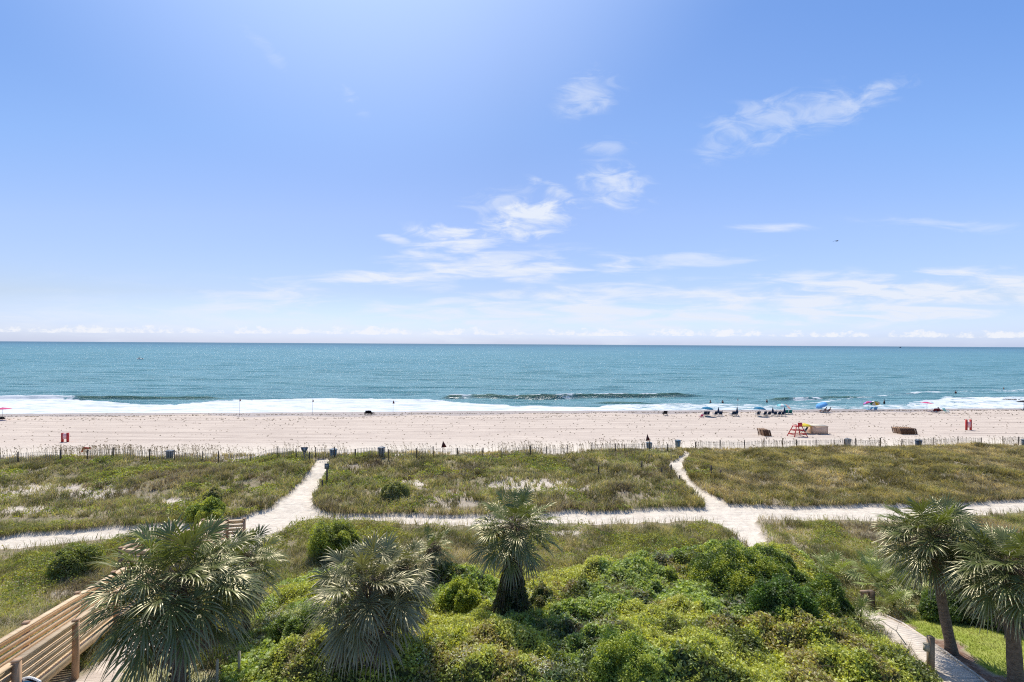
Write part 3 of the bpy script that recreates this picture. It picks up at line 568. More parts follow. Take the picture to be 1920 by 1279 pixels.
# ------------------------------------------------------------------ palms
def frond(base, az, el, Lp, Lb, nseg, droop, green, tip, r, tipdry=.35):
    T0 = np.array([math.cos(el) * math.cos(az), math.cos(el) * math.sin(az), math.sin(el)]); Z = np.array([0, 0, 1.])
    p0 = np.asarray(base, float); p1 = p0 + T0 * Lp * .55 - Z * droop * Lp * .05; p2 = p0 + T0 * Lp - Z * droop * Lp * .22
    T = unit(T0 - Z * .38 * droop * (1 - abs(T0[2]) * .5)); Sx = np.cross(T, Z); Sx = unit(Sx) if np.linalg.norm(Sx) > .15 else unit(np.cross(T, np.array([math.sin(az), -math.cos(az), .2])))
    roll = r.normal() * .35; Nn = np.cross(Sx, T); Sx, Nn = Sx * math.cos(roll) + Nn * math.sin(roll), Nn * math.cos(roll) - Sx * math.sin(roll)
    a = np.linspace(-2.5, 2.5, nseg) + r.normal(size=nseg) * .03; ca, sa = np.cos(a), np.sin(a); cc = np.maximum(ca, 0)
    org = p2 + (T * .30 * Lb)[None] * cc[:, None] - Z * (.10 * Lb * droop) * (cc ** 2)[:, None]
    L = Lb * (.66 + .22 * cc) * r.uniform(.88, 1.06, nseg); d = unit(T[None] * ca[:, None] + Sx[None] * sa[:, None] + Nn[None] * (.20 + .22 * np.abs(sa))[:, None])
    rr = np.array([0, .3, .58, .82, 1.0]); hw = np.array([.006, .026, .031, .016, .0018]); g = (.20 + .5 * r.random(nseg)) * (.55 + droop * .55)
    ac = unit(np.cross(d, Nn[None])); fo = np.cross(ac, d)
    rows = []
    for k in range(5):
        c_ = org + d * (L * rr[k])[:, None] - Z * (g * L * rr[k] ** 2.4)[:, None]; wv = ac * (L * hw[k])[:, None]; dn = fo * (L * hw[k] * .75)[:, None]
        rows += [c_ - wv, c_ + dn, c_ + wv]
    V = np.stack(rows, 1).reshape(-1, 3); q = []
    for k in range(4):
        for j in (0, 1): q.append([k * 3 + j, k * 3 + j + 1, k * 3 + j + 4, k * 3 + j + 3])
    Q = (np.array(q)[None] + (np.arange(nseg) * 15)[:, None, None]).reshape(-1, 4)
    g3 = np.asarray(green) * r.uniform(.75, 1.3); tc_ = np.repeat(np.clip((rr - .55) / .45, 0, 1) ** 1.5 * tipdry, 3)[:, None]
    C = np.tile(g3[None] * (1 - tc_) + np.asarray(tip)[None] * tc_, (nseg, 1)) * np.repeat(r.uniform(.8, 1.2, nseg), 15)[:, None]
    w_ = Sx * .018; m = len(V); pet = np.stack([p0 - w_ * 1.5, p0 + w_ * 1.5, p1 - w_, p1 + w_, p2 - w_ * .8, p2 + w_ * .8, p1 + Nn * .02, p0 + Nn * .03, p2 + Nn * .015])
    V = np.concatenate([V, pet]); Q = np.concatenate([Q, np.array([[0, 7, 6, 2], [7, 1, 3, 6], [2, 6, 8, 4], [6, 3, 5, 8]]) + m])
    C = np.concatenate([C, np.tile(np.array([.16, .17, .06]) * r.uniform(.8, 1.2), (9, 1))])
    return V, Q, C
PALM_G, PALM_T = (.135, .165, .05), (.55, .48, .32)
def palm(base, crown, Rr, seed, label, nf=44, tr=.17, boots=False, vine=False, low=-.75, dead=10, group='sabal palms by the boardwalks', lean=None, name='palm_tree', trunk=True, top=1.22, green=PALM_G, tipdry=.55, cat='palm tree', nseg=34):
    r = np.random.default_rng(seed); root = empty(name, base, 0, label, cat, group); C0 = Vector(crown) - Vector(base); c0 = np.array(C0)
    parts = []
    for k in range(nf):
        f = (k + .5) / nf; el = top - (top - low) * f ** .66 + r.normal() * .10; az = k * 2.39996 + r.normal() * .2
        s = 1.0 if f > .15 else .8 + f
        V, Q, C = frond(c0 + np.array([0, 0, .12 * (1 - f)]), az, el, Rr * .56 * r.uniform(.75, 1.15) * s, Rr * .50 * r.uniform(.85, 1.12), nseg, .35 + .75 * f, green, PALM_T, r, tipdry * (.4 + f)); parts.append((V, Q, C))
    V, F, C = join(parts); mk('crown', V, F, MAT['palm'], root, col=C)
    if dead:
        parts = []
        for k in range(dead):
            az = k * 2.39996 + 1 + r.normal() * .3; el = r.uniform(-1.35, -.75)
            V, Q, C = frond(c0 - np.array([0, 0, .15]), az, el, Rr * .42 * r.uniform(.8, 1.1), Rr * .50 * r.uniform(.8, 1.05), 24, 1.2, (.17, .125, .085), (.24, .19, .14), r, .5); parts.append((V, Q, C))
        V, F, C = join(parts); mk('dead_fronds', V, F, MAT['dead'], root, col=C)
        m_ = 1500; d_ = unit(r.normal(size=(m_, 3))) * (r.random(m_) ** .5)[:, None] * np.array([.34, .34, .42]) * Rr + c0 - np.array([0, 0, .12 * Rr])
        V, Q, C = leafcloud(d_, .16, .06, 0, palette(d_[:, 0], d_[:, 2], [(.12, .08, .05), (.26, .19, .12), (.38, .30, .21)], .3, 5), r); mk('dry_fibre', V, Q, MAT['dead'], root, col=C)
        # old flower stalks
        b = MB()
        for k in range(5):
            az = r.uniform(0, 6.28); L = Rr * r.uniform(.6, .95); d = Vector((math.cos(az), math.sin(az), r.uniform(-.2, .5)))
            pts = [C0 + d * (L * t_) - Vector((0, 0, 1)) * (L * .45 * t_ * t_) for t_ in (0, .3, .6, 1)]; b.tube(pts, [.02, .015, .01, .005], 4, False)
            for q in range(14):
                t_ = r.uniform(.45, 1); p_ = C0 + d * (L * t_) - Vector((0, 0, 1)) * (L * .45 * t_ * t_); e_ = Vector(r.normal(size=3)) * .14 - Vector((0, 0, .12)); b.tube([p_, p_ + e_], [.008, .003], 3, False)
        b.obj('flower_stalks', MAT['deadstalk'], root)
    if trunk:
        b = MB(); n = 14; pts, rad = [], []
        for k in range(n + 1):
            t_ = k / n; p_ = C0 * t_; bend = Vector((lean[0], lean[1], 0)) * math.sin(math.pi * t_) if lean else Vector()
            pts.append(p_ + bend - Vector((0, 0, .25 if k == 0 else 0))); rad.append(tr * (1.25 - .35 * t_ ** .4 + (.30 if k == 0 else 0)) * (1 + .03 * math.sin(k * 2.1)))
        b.tube(pts, rad, 16); b.obj('trunk', MAT['trunk'], root, smooth=True)
        if boots:
            b = MB()
            for k in range(110):
                t_ = .05 + .93 * k / 110; az = k * 2.39996; p_ = C0 * t_; o_ = Vector((math.cos(az), math.sin(az), 0)); up_ = (o_ * .65 + Vector((0, 0, 1))).normalized(); sdv = Vector((-o_.y, o_.x, 0)); q0 = p_ + o_ * tr * .85
                for sgn in (-1, 1): b.bar(q0 + sdv * .045 * sgn, q0 + up_ * .26 + sdv * (-.05 * sgn) + o_ * .03, .045, .03, o_)
            b.obj('boots', MAT['boot'], root)
    if vine:
        n = 34000; h = r.random(n) ** .8 * C0.z * .86; az = r.uniform(0, 6.283, n); f = h / C0.z
        rad = (.27 + .70 * np.clip(1 - f * 1.2, 0, 1) ** 1.6) * (1 + 1.1 * (fbm(az * 1.6, h * 2.2, 1, 3, 5) - .5)) * r.uniform(.7, 1.02, n)
        P = np.stack([C0.x * f + np.cos(az) * rad, C0.y * f + np.sin(az) * rad, h], 1)
        cc_ = palette(az * 3, h * 3, [(.06, .08, .025), (.13, .17, .045), (.22, .17, .10), (.10, .14, .035)], 1.2, 9)
        V, Q, C = leafcloud(P, .055, .5, -.2, cc_, r); mk('vine_growth', V, Q, MAT['leaf'], root, col=C)
        b = MB()
        for k in range(26):
            az = r.uniform(0, 6.28); pts = []
            for q in range(7):
                f = 1 - q / 6; rad_ = .30 + .75 * (1 - f) ** 1.5; pts.append(Vector((C0.x * f * .85 + math.cos(az + q * .06) * rad_, C0.y * f * .85 + math.sin(az + q * .06) * rad_, C0.z * .86 * f)))
            b.tube(pts, .012, 4, False)
        b.obj('hanging_vines', MAT['oldwood'], root)
    return root
MAT['deadstalk'] = simple('dry_stalk', (.30, .20, .13), (.22, .14, .10), 6, .8, .2)
def palm_at(bx, by, cx, cy, rpx, seed, label, **kw):
    if bx > 1500: rpx *= .84
    g = G(bx, by); g.z = float(terrain_z(np.array([g.x]), np.array([g.y]))[0]) - .02; dist = g.y; s = 960 / dist
    c_ = Vector(((cx - 960) / 960 * dist, g.y, CAMZ - (cy - 13 - (645.3 + (cx - 960) * .0058)) / s)); return palm(g, c_, rpx / s * 1.12, seed, label, **kw)
palm_at(337, 1292, 338, 1094, 121, 1, 'big sabal palm with criss-cross boots on its trunk beside the new wooden boardwalk', nf=64, boots=True, dead=22, tr=.19, low=-.72)
palm_at(462, 1185, 458, 1062, 66, 2, 'smaller sabal palm half hidden behind the big palm beside the wooden boardwalk', nf=42, dead=11, tr=.15, low=-.8)
palm_at(692, 1290, 692, 1112, 98, 3, 'silvery sabal palm growing from the vines between the boardwalk palm and the vine-wrapped palm', nf=56, dead=14, tr=.15, low=-.72, green=(.17, .175, .085), tipdry=.55)
palm_at(768, 1250, 752, 1085, 62, 4, 'narrow sabal palm close behind the silvery palm, its trunk in dark shade', nf=38, dead=8, tr=.14, low=-.8, green=(.155, .16, .075), tipdry=.5)
palm_at(818, 1096, 815, 1040, 40, 5, 'small young sabal palm in the scrub beyond the silvery palm', nf=22, dead=5, tr=.12, low=-.7)
palm_at(958, 1172, 966, 1000, 76, 6, 'sabal palm whose trunk is wrapped in a dark cone of vines', nf=46, dead=5, tr=.2, vine=True, low=-.55)
palm_at(1786, 1224, 1752, 1016, 96, 7, 'tall leaning sabal palm with a bare grey trunk standing in reddish mulch by the lawn', nf=60, dead=9, tr=.17, lean=(-.1, 0), low=-.7)
palm_at(1906, 1300, 1892, 1075, 108, 8, 'sabal palm with thick spotted trunk nearest the right end of the lawn', nf=62, dead=14, tr=.2, low=-.72)
pm = [(1560, 1092, 42, 'bright palmetto clump just beyond the large dark shrubs'), (1648, 1112, 46, 'wide palmetto clump right behind the wooden bracket post'), (1700, 1122, 40, 'palmetto clump between the bracket post and the leaning palm'),
      (1628, 1082, 32, 'yellowish palmetto clump furthest back beside the bracket post'), (1612, 1178, 34, 'drooping palmetto spreading over the edge of the sandy boardwalk'), (1840, 1150, 46, 'dark palmetto clump behind the lawn under the spotted-trunk palm'), (1675, 1150, 34, 'low palmetto at the far corner of the lawn')]
for i, (bx, by, rp, lab) in enumerate(pm):
    g = G(bx, by); s = 960 / g.y; palm(g, g + Vector((0, 0, .25)), rp / s * 1.45, 20 + i, lab, nf=20, dead=0, trunk=False, low=.05, top=1.4, name='palmetto', cat='palmetto', green=(.25, .30, .085), group='palmettos by the sandy boardwalk', tipdry=.4, nseg=26)

# ------------------------------------------------------------------ shrubs
def shrub(px, pyb, wpx, pytop, label, cols, seed, lobes=9, leaf=.05, dens=1.0, name='shrub', group='shrubs among the dunes'):
    g = G(px, pyb); s = 960 / g.y; W_ = wpx / s / 2; H_ = max((pyb - pytop) / s * 1.0, .35); r = np.random.default_rng(100 + seed)
    root = empty(name, (g.x, g.y, float(terrain_z(np.array([g.x]), np.array([g.y]))[0]) - .05), 0, label, 'shrub', group)
    Ps = []; cs = []; tot = int(4200 * dens * (W_ * H_) ** .9 * 4 + 1500)
    for k in range(lobes):
        a = k * 2.4; q = .72 * math.sqrt((k + .3) / lobes); c0 = np.array([math.cos(a) * W_ * q * 1.1, math.sin(a) * W_ * q, H_ * (.56 - .34 * q + r.normal() * .07)]); rad = np.array([W_ * .40, W_ * .38, H_ * .42]) * r.uniform(.7, 1.25)
        n = tot // lobes; d = unit(r.normal(size=(n, 3))); d[:, 2] = np.where(d[:, 2] < -.45, -d[:, 2], d[:, 2]); bump = 1 + .42 * (fbm(d[:, 0] * 3 + k * 7, d[:, 1] * 3 + d[:, 2] * 3, 1, 3, k) - .5)
        p_ = c0 + d * rad * (bump * (1.0 + .12 * np.abs(r.normal(size=n)) - r.random(n) ** 2.2 * .5))[:, None]; Ps.append(p_)
        cs.append(palette(p_[:, 0] * 1.0, p_[:, 1] + p_[:, 2], cols, .5, 130 + k, .2))
    P = np.concatenate(Ps); cc_ = np.concatenate(cs); P[:, 2] = np.maximum(P[:, 2], .03)
    V, Q, C = leafcloud(P, leaf, .5, .5, cc_, r); mk('foliage', V, Q, MAT['leaf'], root, col=C)
    b = MB()
    for k in range(9):
        a = r.uniform(0, 6.28); q = r.uniform(.3, .75); b.tube([(0, 0, 0), (math.cos(a) * W_ * q * .5, math.sin(a) * W_ * q * .5, H_ * .35), (math.cos(a) * W_ * q, math.sin(a) * W_ * q, H_ * .7)], [.035, .022, .008], 5)
    b.obj('stems', MAT['oldwood'], root); return root
DKG, BRT, YEL = (.10, .14, .04), (.36, .42, .08), (.54, .58, .11)
shrub(625, 1042, 92, 972, 'rounded bushy shrub with bright green top beside the sandy path fork', [(.16, .19, .06), (.22, .26, .07), BRT, YEL], 1, 10)
shrub(1388, 1118, 150, 1036, 'largest dark glossy shrub mound near the lower end of the narrow sand path', [DKG, (.12, .20, .035), BRT, YEL], 2, 10)
shrub(1462, 1112, 110, 1040, 'dark glossy shrub joined to the right side of the largest mound', [DKG, (.12, .20, .035), BRT], 3, 8)
shrub(1462, 1190, 120, 1092, 'leafy dark green shrub in front of the largest mound', [DKG, (.10, .18, .035), (.19, .31, .05)], 4, 9)
shrub(1545, 1165, 100, 1085, 'spreading green shrub between the largest mound and the sandy boardwalk', [DKG, (.15, .24, .04), BRT], 5, 8)
shrub(1322, 1075, 60, 1040, 'small bright bush at the left foot of the largest mound', [(.12, .2, .04), BRT, YEL], 6, 6)
shrub(738, 938, 48, 906, 'dark grey-green bush standing alone in the middle dune field', [(.22, .25, .09), (.33, .35, .12), (.40, .38, .18)], 7, 9, .06)
shrub(390, 976, 66, 940, 'bright green bush on the path side above the end of the wooden boardwalk', [(.17, .25, .05), BRT, YEL], 8, 6, .06)
shrub(398, 945, 34, 913, 'slim dark bush with twiggy top in the left dune field', [(.20, .22, .09), (.32, .33, .13), (.40, .36, .20)], 9, 8, .05)
shrub(140, 1078, 78, 1028, 'two-tone shrub with a shaded dark side left of the wooden boardwalk', [(.16, .19, .06), (.24, .28, .08), BRT, (.34, .34, .14)], 10, 10)
shrub(865, 1150, 80, 1082, 'lime green shrub left of the vine-wrapped palm', [(.15, .24, .04), YEL, (.50, .56, .10)], 11, 7)
shrub(1250, 1105, 56, 1062, 'small round bush in the vines left of the largest mound', [DKG, BRT, YEL], 12, 5)
shrub(1020, 1150, 52, 1105, 'dark twiggy bush right beside the vine-wrapped palm', [(.07, .10, .03), (.17, .22, .06), (.26, .24, .12)], 13, 8)
shrub(1860, 1165, 110, 1090, 'dark leafy hedge bush behind the lawn under the palms', [(.05, .08, .025), (.12, .18, .04)], 14, 8)
shrub(1770, 1160, 80, 1110, 'leafy bush at the back edge of the lawn behind the leaning trunk', [(.08, .13, .03), (.19, .27, .06)], 15, 6)
shrub(560, 1215, 110, 1140, 'pale blossoming shrub right of the big boardwalk palm', [(.11, .17, .04), (.25, .34, .08), (.60, .64, .42)], 16, 7, .04)
shrub(1170, 1290, 130, 1200, 'feathery bright green shrub at the bottom middle of the vine bank', [(.15, .24, .04), (.38, .46, .08), (.50, .56, .10)], 17, 7, .04)

# ------------------------------------------------------------------ wooden boardwalk with rails
bw = empty('boardwalk', (-15.6, 18.3, 2.0), 0, 'new raised wooden boardwalk ramp with slatted side rails going down to the sand path', 'boardwalk')
OFF = Vector(bw.location)
def L_(p): return Vector(p) - OFF
def railing(pts, h=1.12, post_every=None, posts=None, fascia=True, ext=0.35, nb=4):
    """a slatted rail whose cap runs through pts (cap heights)"""
    for i in range(len(pts) - 1):
        a, b2 = L_(pts[i]), L_(pts[i + 1]); d = (b2 - a)
        MB().bar(a, b2, .23, .05).obj('cap_rail', MAT['wood'], bw)
        for k in range(nb):
            zz = -.13 - k * .235; MB().bar(a + Vector((0, 0, zz)), b2 + Vector((0, 0, zz)), .05, .165).obj('rail_board', MAT['wood'], bw)
        if fascia: MB().bar(a + Vector((0, 0, -h - .10)), b2 + Vector((0, 0, -h - .10)), .06, .28).obj('edge_beam', MAT['wood'], bw)
def post(p, top=.06, w=.17):
    q = L_(p); gz_ = float(terrain_z(np.array([p[0]]), np.array([p[1]]))[0]) - OFF.z - .2; b = MB(); b.box((q.x, q.y, (q.z + top + gz_) / 2), (w, w, q.z + top - gz_), Matrix.Rotation(.35, 3, 'Z')); b.box((q.x, q.y, q.z + top + .02), (w + .03, w + .03, .04), Matrix.Rotation(.35, 3, 'Z')); b.obj('post', MAT['wood2'], bw)
MAT['wood2'] = simple('post_lumber', (0.52, 0.34, 0.21), (0.40, 0.25, 0.15), 3, .7, .25, (1, 1, .3))
near = lambda t_: (-15.6 - .368 * t_, 18.3 + t_, 4.0 - .21 * t_)
farr = lambda t_: (-17.0 - .368 * t_, 17.8 + t_, 4.0 - .21 * t_)
n0, n1, f0, f1 = near(-3.54), near(9.0), farr(-6), farr(9.4)
railing([(n0[0] + .3, n0[1] - 4, n0[2] + .1), n0, n1]); railing([f0, f1])
for t_ in (-3.54, 0, 3.6, 7.2): post((near(t_)[0] + .1, near(t_)[1] + .03, near(t_)[2]))
for t_ in (-3.3, .55, 4.4, 8.2): post((farr(t_)[0] - .1, farr(t_)[1], farr(t_)[2]))
b = MB()
for k in range(100):
    t_ = -6 + k * .155; a_, c_ = Vector(near(t_)), Vector(farr(t_)); a_.z -= 1.13; c_.z -= 1.13; b.bar(L_(a_), L_(c_), .14, .04)
b.obj('deck', MAT['wood'], bw)
zc = 2.0; F_ = lambda *p: tuple(G(*p, zf=zc))
lr = [F_(226, 1030), F_(270, 1006), F_(318, 1006), F_(362, 992), F_(381, 977), F_(410, 977)]; rr_ = [F_(226, 1030), F_(300, 1034), F_(352, 1022), F_(405, 991), F_(426, 977), F_(458, 975)]
railing(lr, fascia=False); railing(rr_, fascia=False)
for q in lr[1:] + rr_: post((q[0], q[1], q[2]), .08 if q != lr[1] else .38)
b = MB()
for k in range(46):
    t_ = k / 45 * 5; i = min(int(t_), 4); f = t_ - i; a_ = Vector(lr[i]).lerp(Vector(lr[i + 1]), f); c_ = Vector(rr_[i]).lerp(Vector(rr_[i + 1]), f)
    if (a_ - c_).length > .2: a_.z = c_.z = .93; b.bar(L_(a_), L_(c_), .14, .04)
b.obj('landing_deck', MAT['wood'], bw)
# sandy boardwalk on the right
MAT['oldbrown'] = simple('aged_post', (.36, .26, .17), (.24, .165, .105), 5, .8, .2, (1, 1, .3))
sb = empty('sandy_boardwalk', G(1720, 1225), 0, 'low boardwalk covered with pale blown sand leading past the lawn', 'boardwalk'); o0 = Vector(sb.location)
le = [G(1592, 1150), G(1640, 1186), G(1700, 1232), G(1752, 1275), G(1800, 1330)]; re = [G(1624, 1142), G(1692, 1174), G(1772, 1228), G(1838, 1278), G(1900, 1330)]
MAT['sandplank'] = simple('sandy_plank', (.72, .63, .52), (.55, .47, .38), 4, .9, .1, (1, 3, 1)); b = MB(); b2_ = MB()
for k in range(64):
    t_ = k / 64 * 4; i = min(int(t_), 3); f = t_ - i; a_ = le[i].lerp(le[i + 1], f); c_ = re[i].lerp(re[i + 1], f); a_.z = float(terrain_z(np.array([a_.x]), np.array([a_.y]))[0]) + .09; c_.z = float(terrain_z(np.array([c_.x]), np.array([c_.y]))[0]) + .09 + random.uniform(-.006, .006); b.bar(a_ - o0, c_ - o0, .165, .05)
b.obj('deck_planks', MAT['sandplank'], sb)
for e_ in (le, re):
    for i in range(4): b2_.bar(e_[i] - o0 + Vector((0, 0, .13)), e_[i + 1] - o0 + Vector((0, 0, .13)), .08, .07)
b2_.obj('edge_boards', MAT['sandplank'], sb)
g = G(1745, 1262); s = 960 / g.y; pr = empty('lamp_post', g, 0, 'square wooden post with small grey box beside the sandy boardwalk', 'post')
MB().box((0, 0, (1262 - 1194) / s / 2), (.17, .17, (1262 - 1194) / s)).obj('post', MAT['oldbrown'], pr); b = MB(); b.box((-.17, -.02, .95), (.16, .12, .26)); b.box((-.17, -.02, 1.09), (.18, .14, .02)); b.obj('box', MAT['stake'], pr)
g = G(1633, 1146); s = 960 / g.y; pr = empty('bracket_post', g, 0, 'short brown post with a side arm at the far end of the sandy boardwalk', 'post'); h = 38 / s
MB().box((0, 0, h / 2), (.24, .24, h)).obj('post', MAT['oldwood'], pr); b = MB(); b.box((-.30, 0, h - .05), (.36, .15, .10)); b.box((-.42, 0, h - .20), (.08, .12, .22)); b.obj('arm', MAT['oldbrown'], pr)
g = G(1700, 1262); b = MB(); r_ = Vector((0, 0, 1.0)); b.tube([r_, r_ + Vector((-.15, .3, .35)), r_ + Vector((-.4, .8, .5)), r_ + Vector((-.8, 1.2, .45))], [.022, .018, .012, .006], 5); b.tube([r_ + Vector((-.15, .3, .35)), r_ + Vector((.1, .5, .6))], [.01, .004], 4)
o = b.obj('bare_branch', MAT['stake'], None); o.location = g; tag(o, 'bare pale branch arching out of the vines beside the sandy boardwalk', 'branch')
for bx, by, hp, lab in ((407, 1290, 42, 'thin pale stake nearest the big boardwalk palm'), (448, 1268, 36, 'thin pale stake at the foot of the dark vines, right of the other stake')):
    g = G(bx, by); s = 960 / g.y; b = MB(); b.box((0, 0, hp / s / 2 + .1), (.07, .07, hp / s + .2)); b.box((0, 0, hp / s + .205), (.05, .05, .02)); o = b.obj('stake', MAT['stake'], None); o.location = g; tag(o, lab, 'stake', 'pale stakes in the sand')
# blue sign at the lower left
g = G(52, 1400); sg = empty('sign', (-14.15, 14.9, 2.2), R(3), 'blue wavy-topped sign with white letters in front of the wooden boardwalk', 'sign')
def wavy(x0, x1, n, f, zb):
    return [(x0 + (x1 - x0) * k / n, 0, f(x0 + (x1 - x0) * k / n)) for k in range(n + 1)] + [(x1, 0, zb), (x0, 0, zb)]
wf = lambda x, o_=0: 1.93 + o_ + .075 * math.sin((x + .12) * 5.6) + .05 * math.cos((x - .1) * 3)
def fanp(b, pts, dy, th):
    n = (len(pts) - 2)
    for k in range(n - 1): b.prism([(pts[k][0], dy, pts[k][2]), (pts[k + 1][0], dy, pts[k + 1][2]), (pts[k + 1][0], dy, pts[-1][2]), (pts[k][0], dy, pts[-1][2])], (0, th, 0))
b = MB(); fanp(b, wavy(-.50, .50, 20, wf, 1.0), 0, .05); b.obj('border', MAT['white'], sg)
b = MB(); fanp(b, wavy(-.46, .02, 12, lambda x: wf(x, -.035), 1.04), -.012, .011); b.obj('dark_panel', simple('sign_navy', (.02, .045, .13), (.025, .05, .15), 3, .4, .5), sg)
b = MB(); fanp(b, wavy(.02, .40, 12, lambda x: wf(x, -.10), 1.04), -.012, .011); b.obj('light_panel', simple('sign_blue', (.06, .33, .58), (.10, .42, .62), 2, .4, .5), sg)
b = MB(); fanp(b, [(p[0], 0, p[2]) for p in wavy(.12, .46, 10, lambda x: wf(x, -.03), 0)][:11] + [(0, 0, 0), (0, 0, 0)], 0, 0) if False else None
b = MB(); pp = [(.10 + .36 * k / 10, wf(.10 + .36 * k / 10, -.03), wf(.10 + .36 * k / 10, -.03 - .055 * math.sin(math.pi * k / 10))) for k in range(11)]
for k in range(10): b.prism([(pp[k][0], -.022, pp[k][2]), (pp[k + 1][0], -.022, pp[k + 1][2]), (pp[k + 1][0], -.022, pp[k + 1][1]), (pp[k][0], -.022, pp[k][1])], (0, .009, 0))
b.obj('wave_stripe', MAT['black'], sg)
fc = bpy.data.curves.new('lettering', 'FONT'); fc.body = 'WM'; fc.size = .40; fc.extrude = .006; fo_ = bpy.data.objects.new('lettering', fc); COL.objects.link(fo_); fo_.parent = sg; fo_.location = (-.32, -.022, 1.62); fo_.rotation_euler = (R(90), 0, 0); fc.materials.append(MAT['white']); bpy.context.view_layer.update(); me_ = bpy.data.meshes.new_from_object(fo_.evaluated_get(bpy.context.evaluated_depsgraph_get())); fm_ = bpy.data.objects.new('letters', me_); COL.objects.link(fm_); fm_.parent = sg; fm_.location = fo_.location; fm_.rotation_euler = fo_.rotation_euler; bpy.data.objects.remove(fo_)
for sx_ in (-.35, .35): MB().box((sx_, .10, .8), (.09, .09, 1.7)).obj('post', MAT['wood2'], sg)

# ------------------------------------------------------------------ fences
def sand_fence(pix, label, seed, post_step=3.0, h=1.12, gaps=()):
    pts = [G(*p) for p in pix]; r = np.random.default_rng(seed); root = empty('sand_fence', pts[0], 0, label, 'fence', 'sand fences at the back of the beach'); o0 = pts[0]
    tz = lambda p: float(terrain_z(np.array([p.x]), np.array([p.y]))[0])
    path = []; 
    for i in range(len(pts) - 1):
        n = max(1, round((pts[i + 1] - pts[i]).length / .17))
        for k in range(n): path.append(pts[i].lerp(pts[i + 1], k / n))
    path.append(pts[-1]); step = int(post_step / .17)
    i0 = 0; marks = []
    while i0 < len(path): marks.append(i0); i0 += max(6, int(step * r.uniform(.6, 1.4)))
    for i, i_end in zip(marks, marks[1:] + [len(path) - 1]):
        p_ = path[i]; z = tz(p_); hh = 1.25 + r.uniform(-.25, .2); b = MB(); b.tube([Vector((p_.x, p_.y, z - .3)) - o0, Vector((p_.x + r.normal() * .03, p_.y, z + hh)) - o0], r.uniform(.045, .075), 7); b.obj('post', MAT['darkpost'], root)
        sec = path[i:i_end + 1]
        if len(sec) > 2 and r.random() > .12:
            b = MB(); pv = None
            for q in sec:
                z = tz(q); tilt = r.normal() * .03; dz_ = r.normal() * .03; a_ = Vector((q.x, q.y, z + .05)) - o0; c_ = Vector((q.x + tilt, q.y, z + h + dz_)) - o0; b.bar(a_, c_, .038, .012, (0, 1, 0))
            b.obj('slat_panel', MAT['slat'], root)
            b = MB()
            for zz in (.3, .75, 1.02): b.tube([Vector((q.x, q.y - .012, tz(q) + zz)) - o0 for q in sec[::4] + [sec[-1]]], .006, 4, False)
            b.obj('wire', MAT['oldwood'], root)
    return root
sand_fence([(-140, 874), (60, 872), (150, 869), (290, 867), (410, 866), (545, 866)], 'weathered sand fence at the back of the beach left of the wide sand path', 1)
sand_fence([(556, 868), (586, 868)], 'short sand fence piece by the triangle sign', 2, 2.0)
sand_fence([(592, 864), (640, 862), (760, 861), (850, 860), (885, 861), (1000, 856), (1090, 853), (1168, 853)], 'weathered sand fence behind the middle dune field', 3)
sand_fence([(1172, 854), (1230, 852), (1262, 851)], 'sand fence piece beside the blue bins at the narrow sand path', 4, 2.5)
sand_fence([(1304, 846), (1420, 843), (1550, 842), (1640, 840), (1750, 838), (1850, 836), (1960, 833), (2060, 830)], 'weathered sand fence behind the golden dune field on the right', 5)
for i, (bx, by, hp, lab) in enumerate(((604, 912, 12, 'short dark post in the grass beside the wide sand path'), (1122, 892, 13, 'dark old post alone in the middle dune field'), (1203, 888, 12, 'dark old post left of the narrow sand path, furthest from it'), (1240, 893, 10, 'thin dark post in the grass left of the narrow sand path'),
        (1258, 888, 11, 'dark post right at the bend of the narrow sand path'), (1274, 905, 9, 'low dark post on the edge of the narrow sand path'), (1333, 893, 13, 'dark old post in the golden grass right of the narrow sand path'), (1334 + 17, 896, 9, 'low dark post in the golden grass beside a taller one'), (105, 1068, 18, 'old grey post in the scrub left of the two-tone shrub'))):
    g = G(bx, by); s = 960 / g.y; b = MB(); h = hp / s * 1.5; b.tube([(0, 0, -.2), (.02, 0, h)], [.08, .075], 8); b.tube([(.02, 0, h), (.02, 0, h + .015)], [.06, .03], 8); o = b.obj('fence_post', MAT['darkpost'], None); o.location = (g.x, g.y, float(terrain_z(np.array([g.x]), np.array([g.y]))[0])); tag(o, lab, 'post', 'old posts in the dune grass')
# signs by the wide path
def gt(px_, py_):
    g = G(px_, py_); g.z = float(terrain_z(np.array([g.x]), np.array([g.y]))[0]); return g
g = gt(571, 866); s = 960 / g.y; ts = empty('triangle_sign', g, 0, 'dark downward-pointing triangle sign on a post at the beach end of the wide path', 'sign'); MB().box((0, 0, .6), (.12, .09, 1.3)).obj('post', MAT['oldwood'], ts)
hh = 26 / s; b = MB(); b.prism([(-.42, -.07, hh), (.42, -.07, hh), (.07, -.07, hh - .75), (-.07, -.07, hh - .75)], (0, .04, 0)); b.obj('panel', MAT['sign_d'] if 'sign_d' in MAT else MAT['bingrey'], ts); b = MB(); b.prism([(-.15, -.085, hh - .1), (.15, -.085, hh - .1), (.04, -.085, hh - .4), (-.04, -.085, hh - .4)], (0, .012, 0)); b.obj('face_mark', MAT['metal'], ts)
g = gt(613, 902); s = 960 / g.y; ts = empty('path_sign', g, 0, 'small boxy sign on a tall dark post halfway along the wide sand path', 'sign'); MB().box((0, 0, .7), (.12, .12, 1.6)).obj('post', MAT['darkpost'], ts)
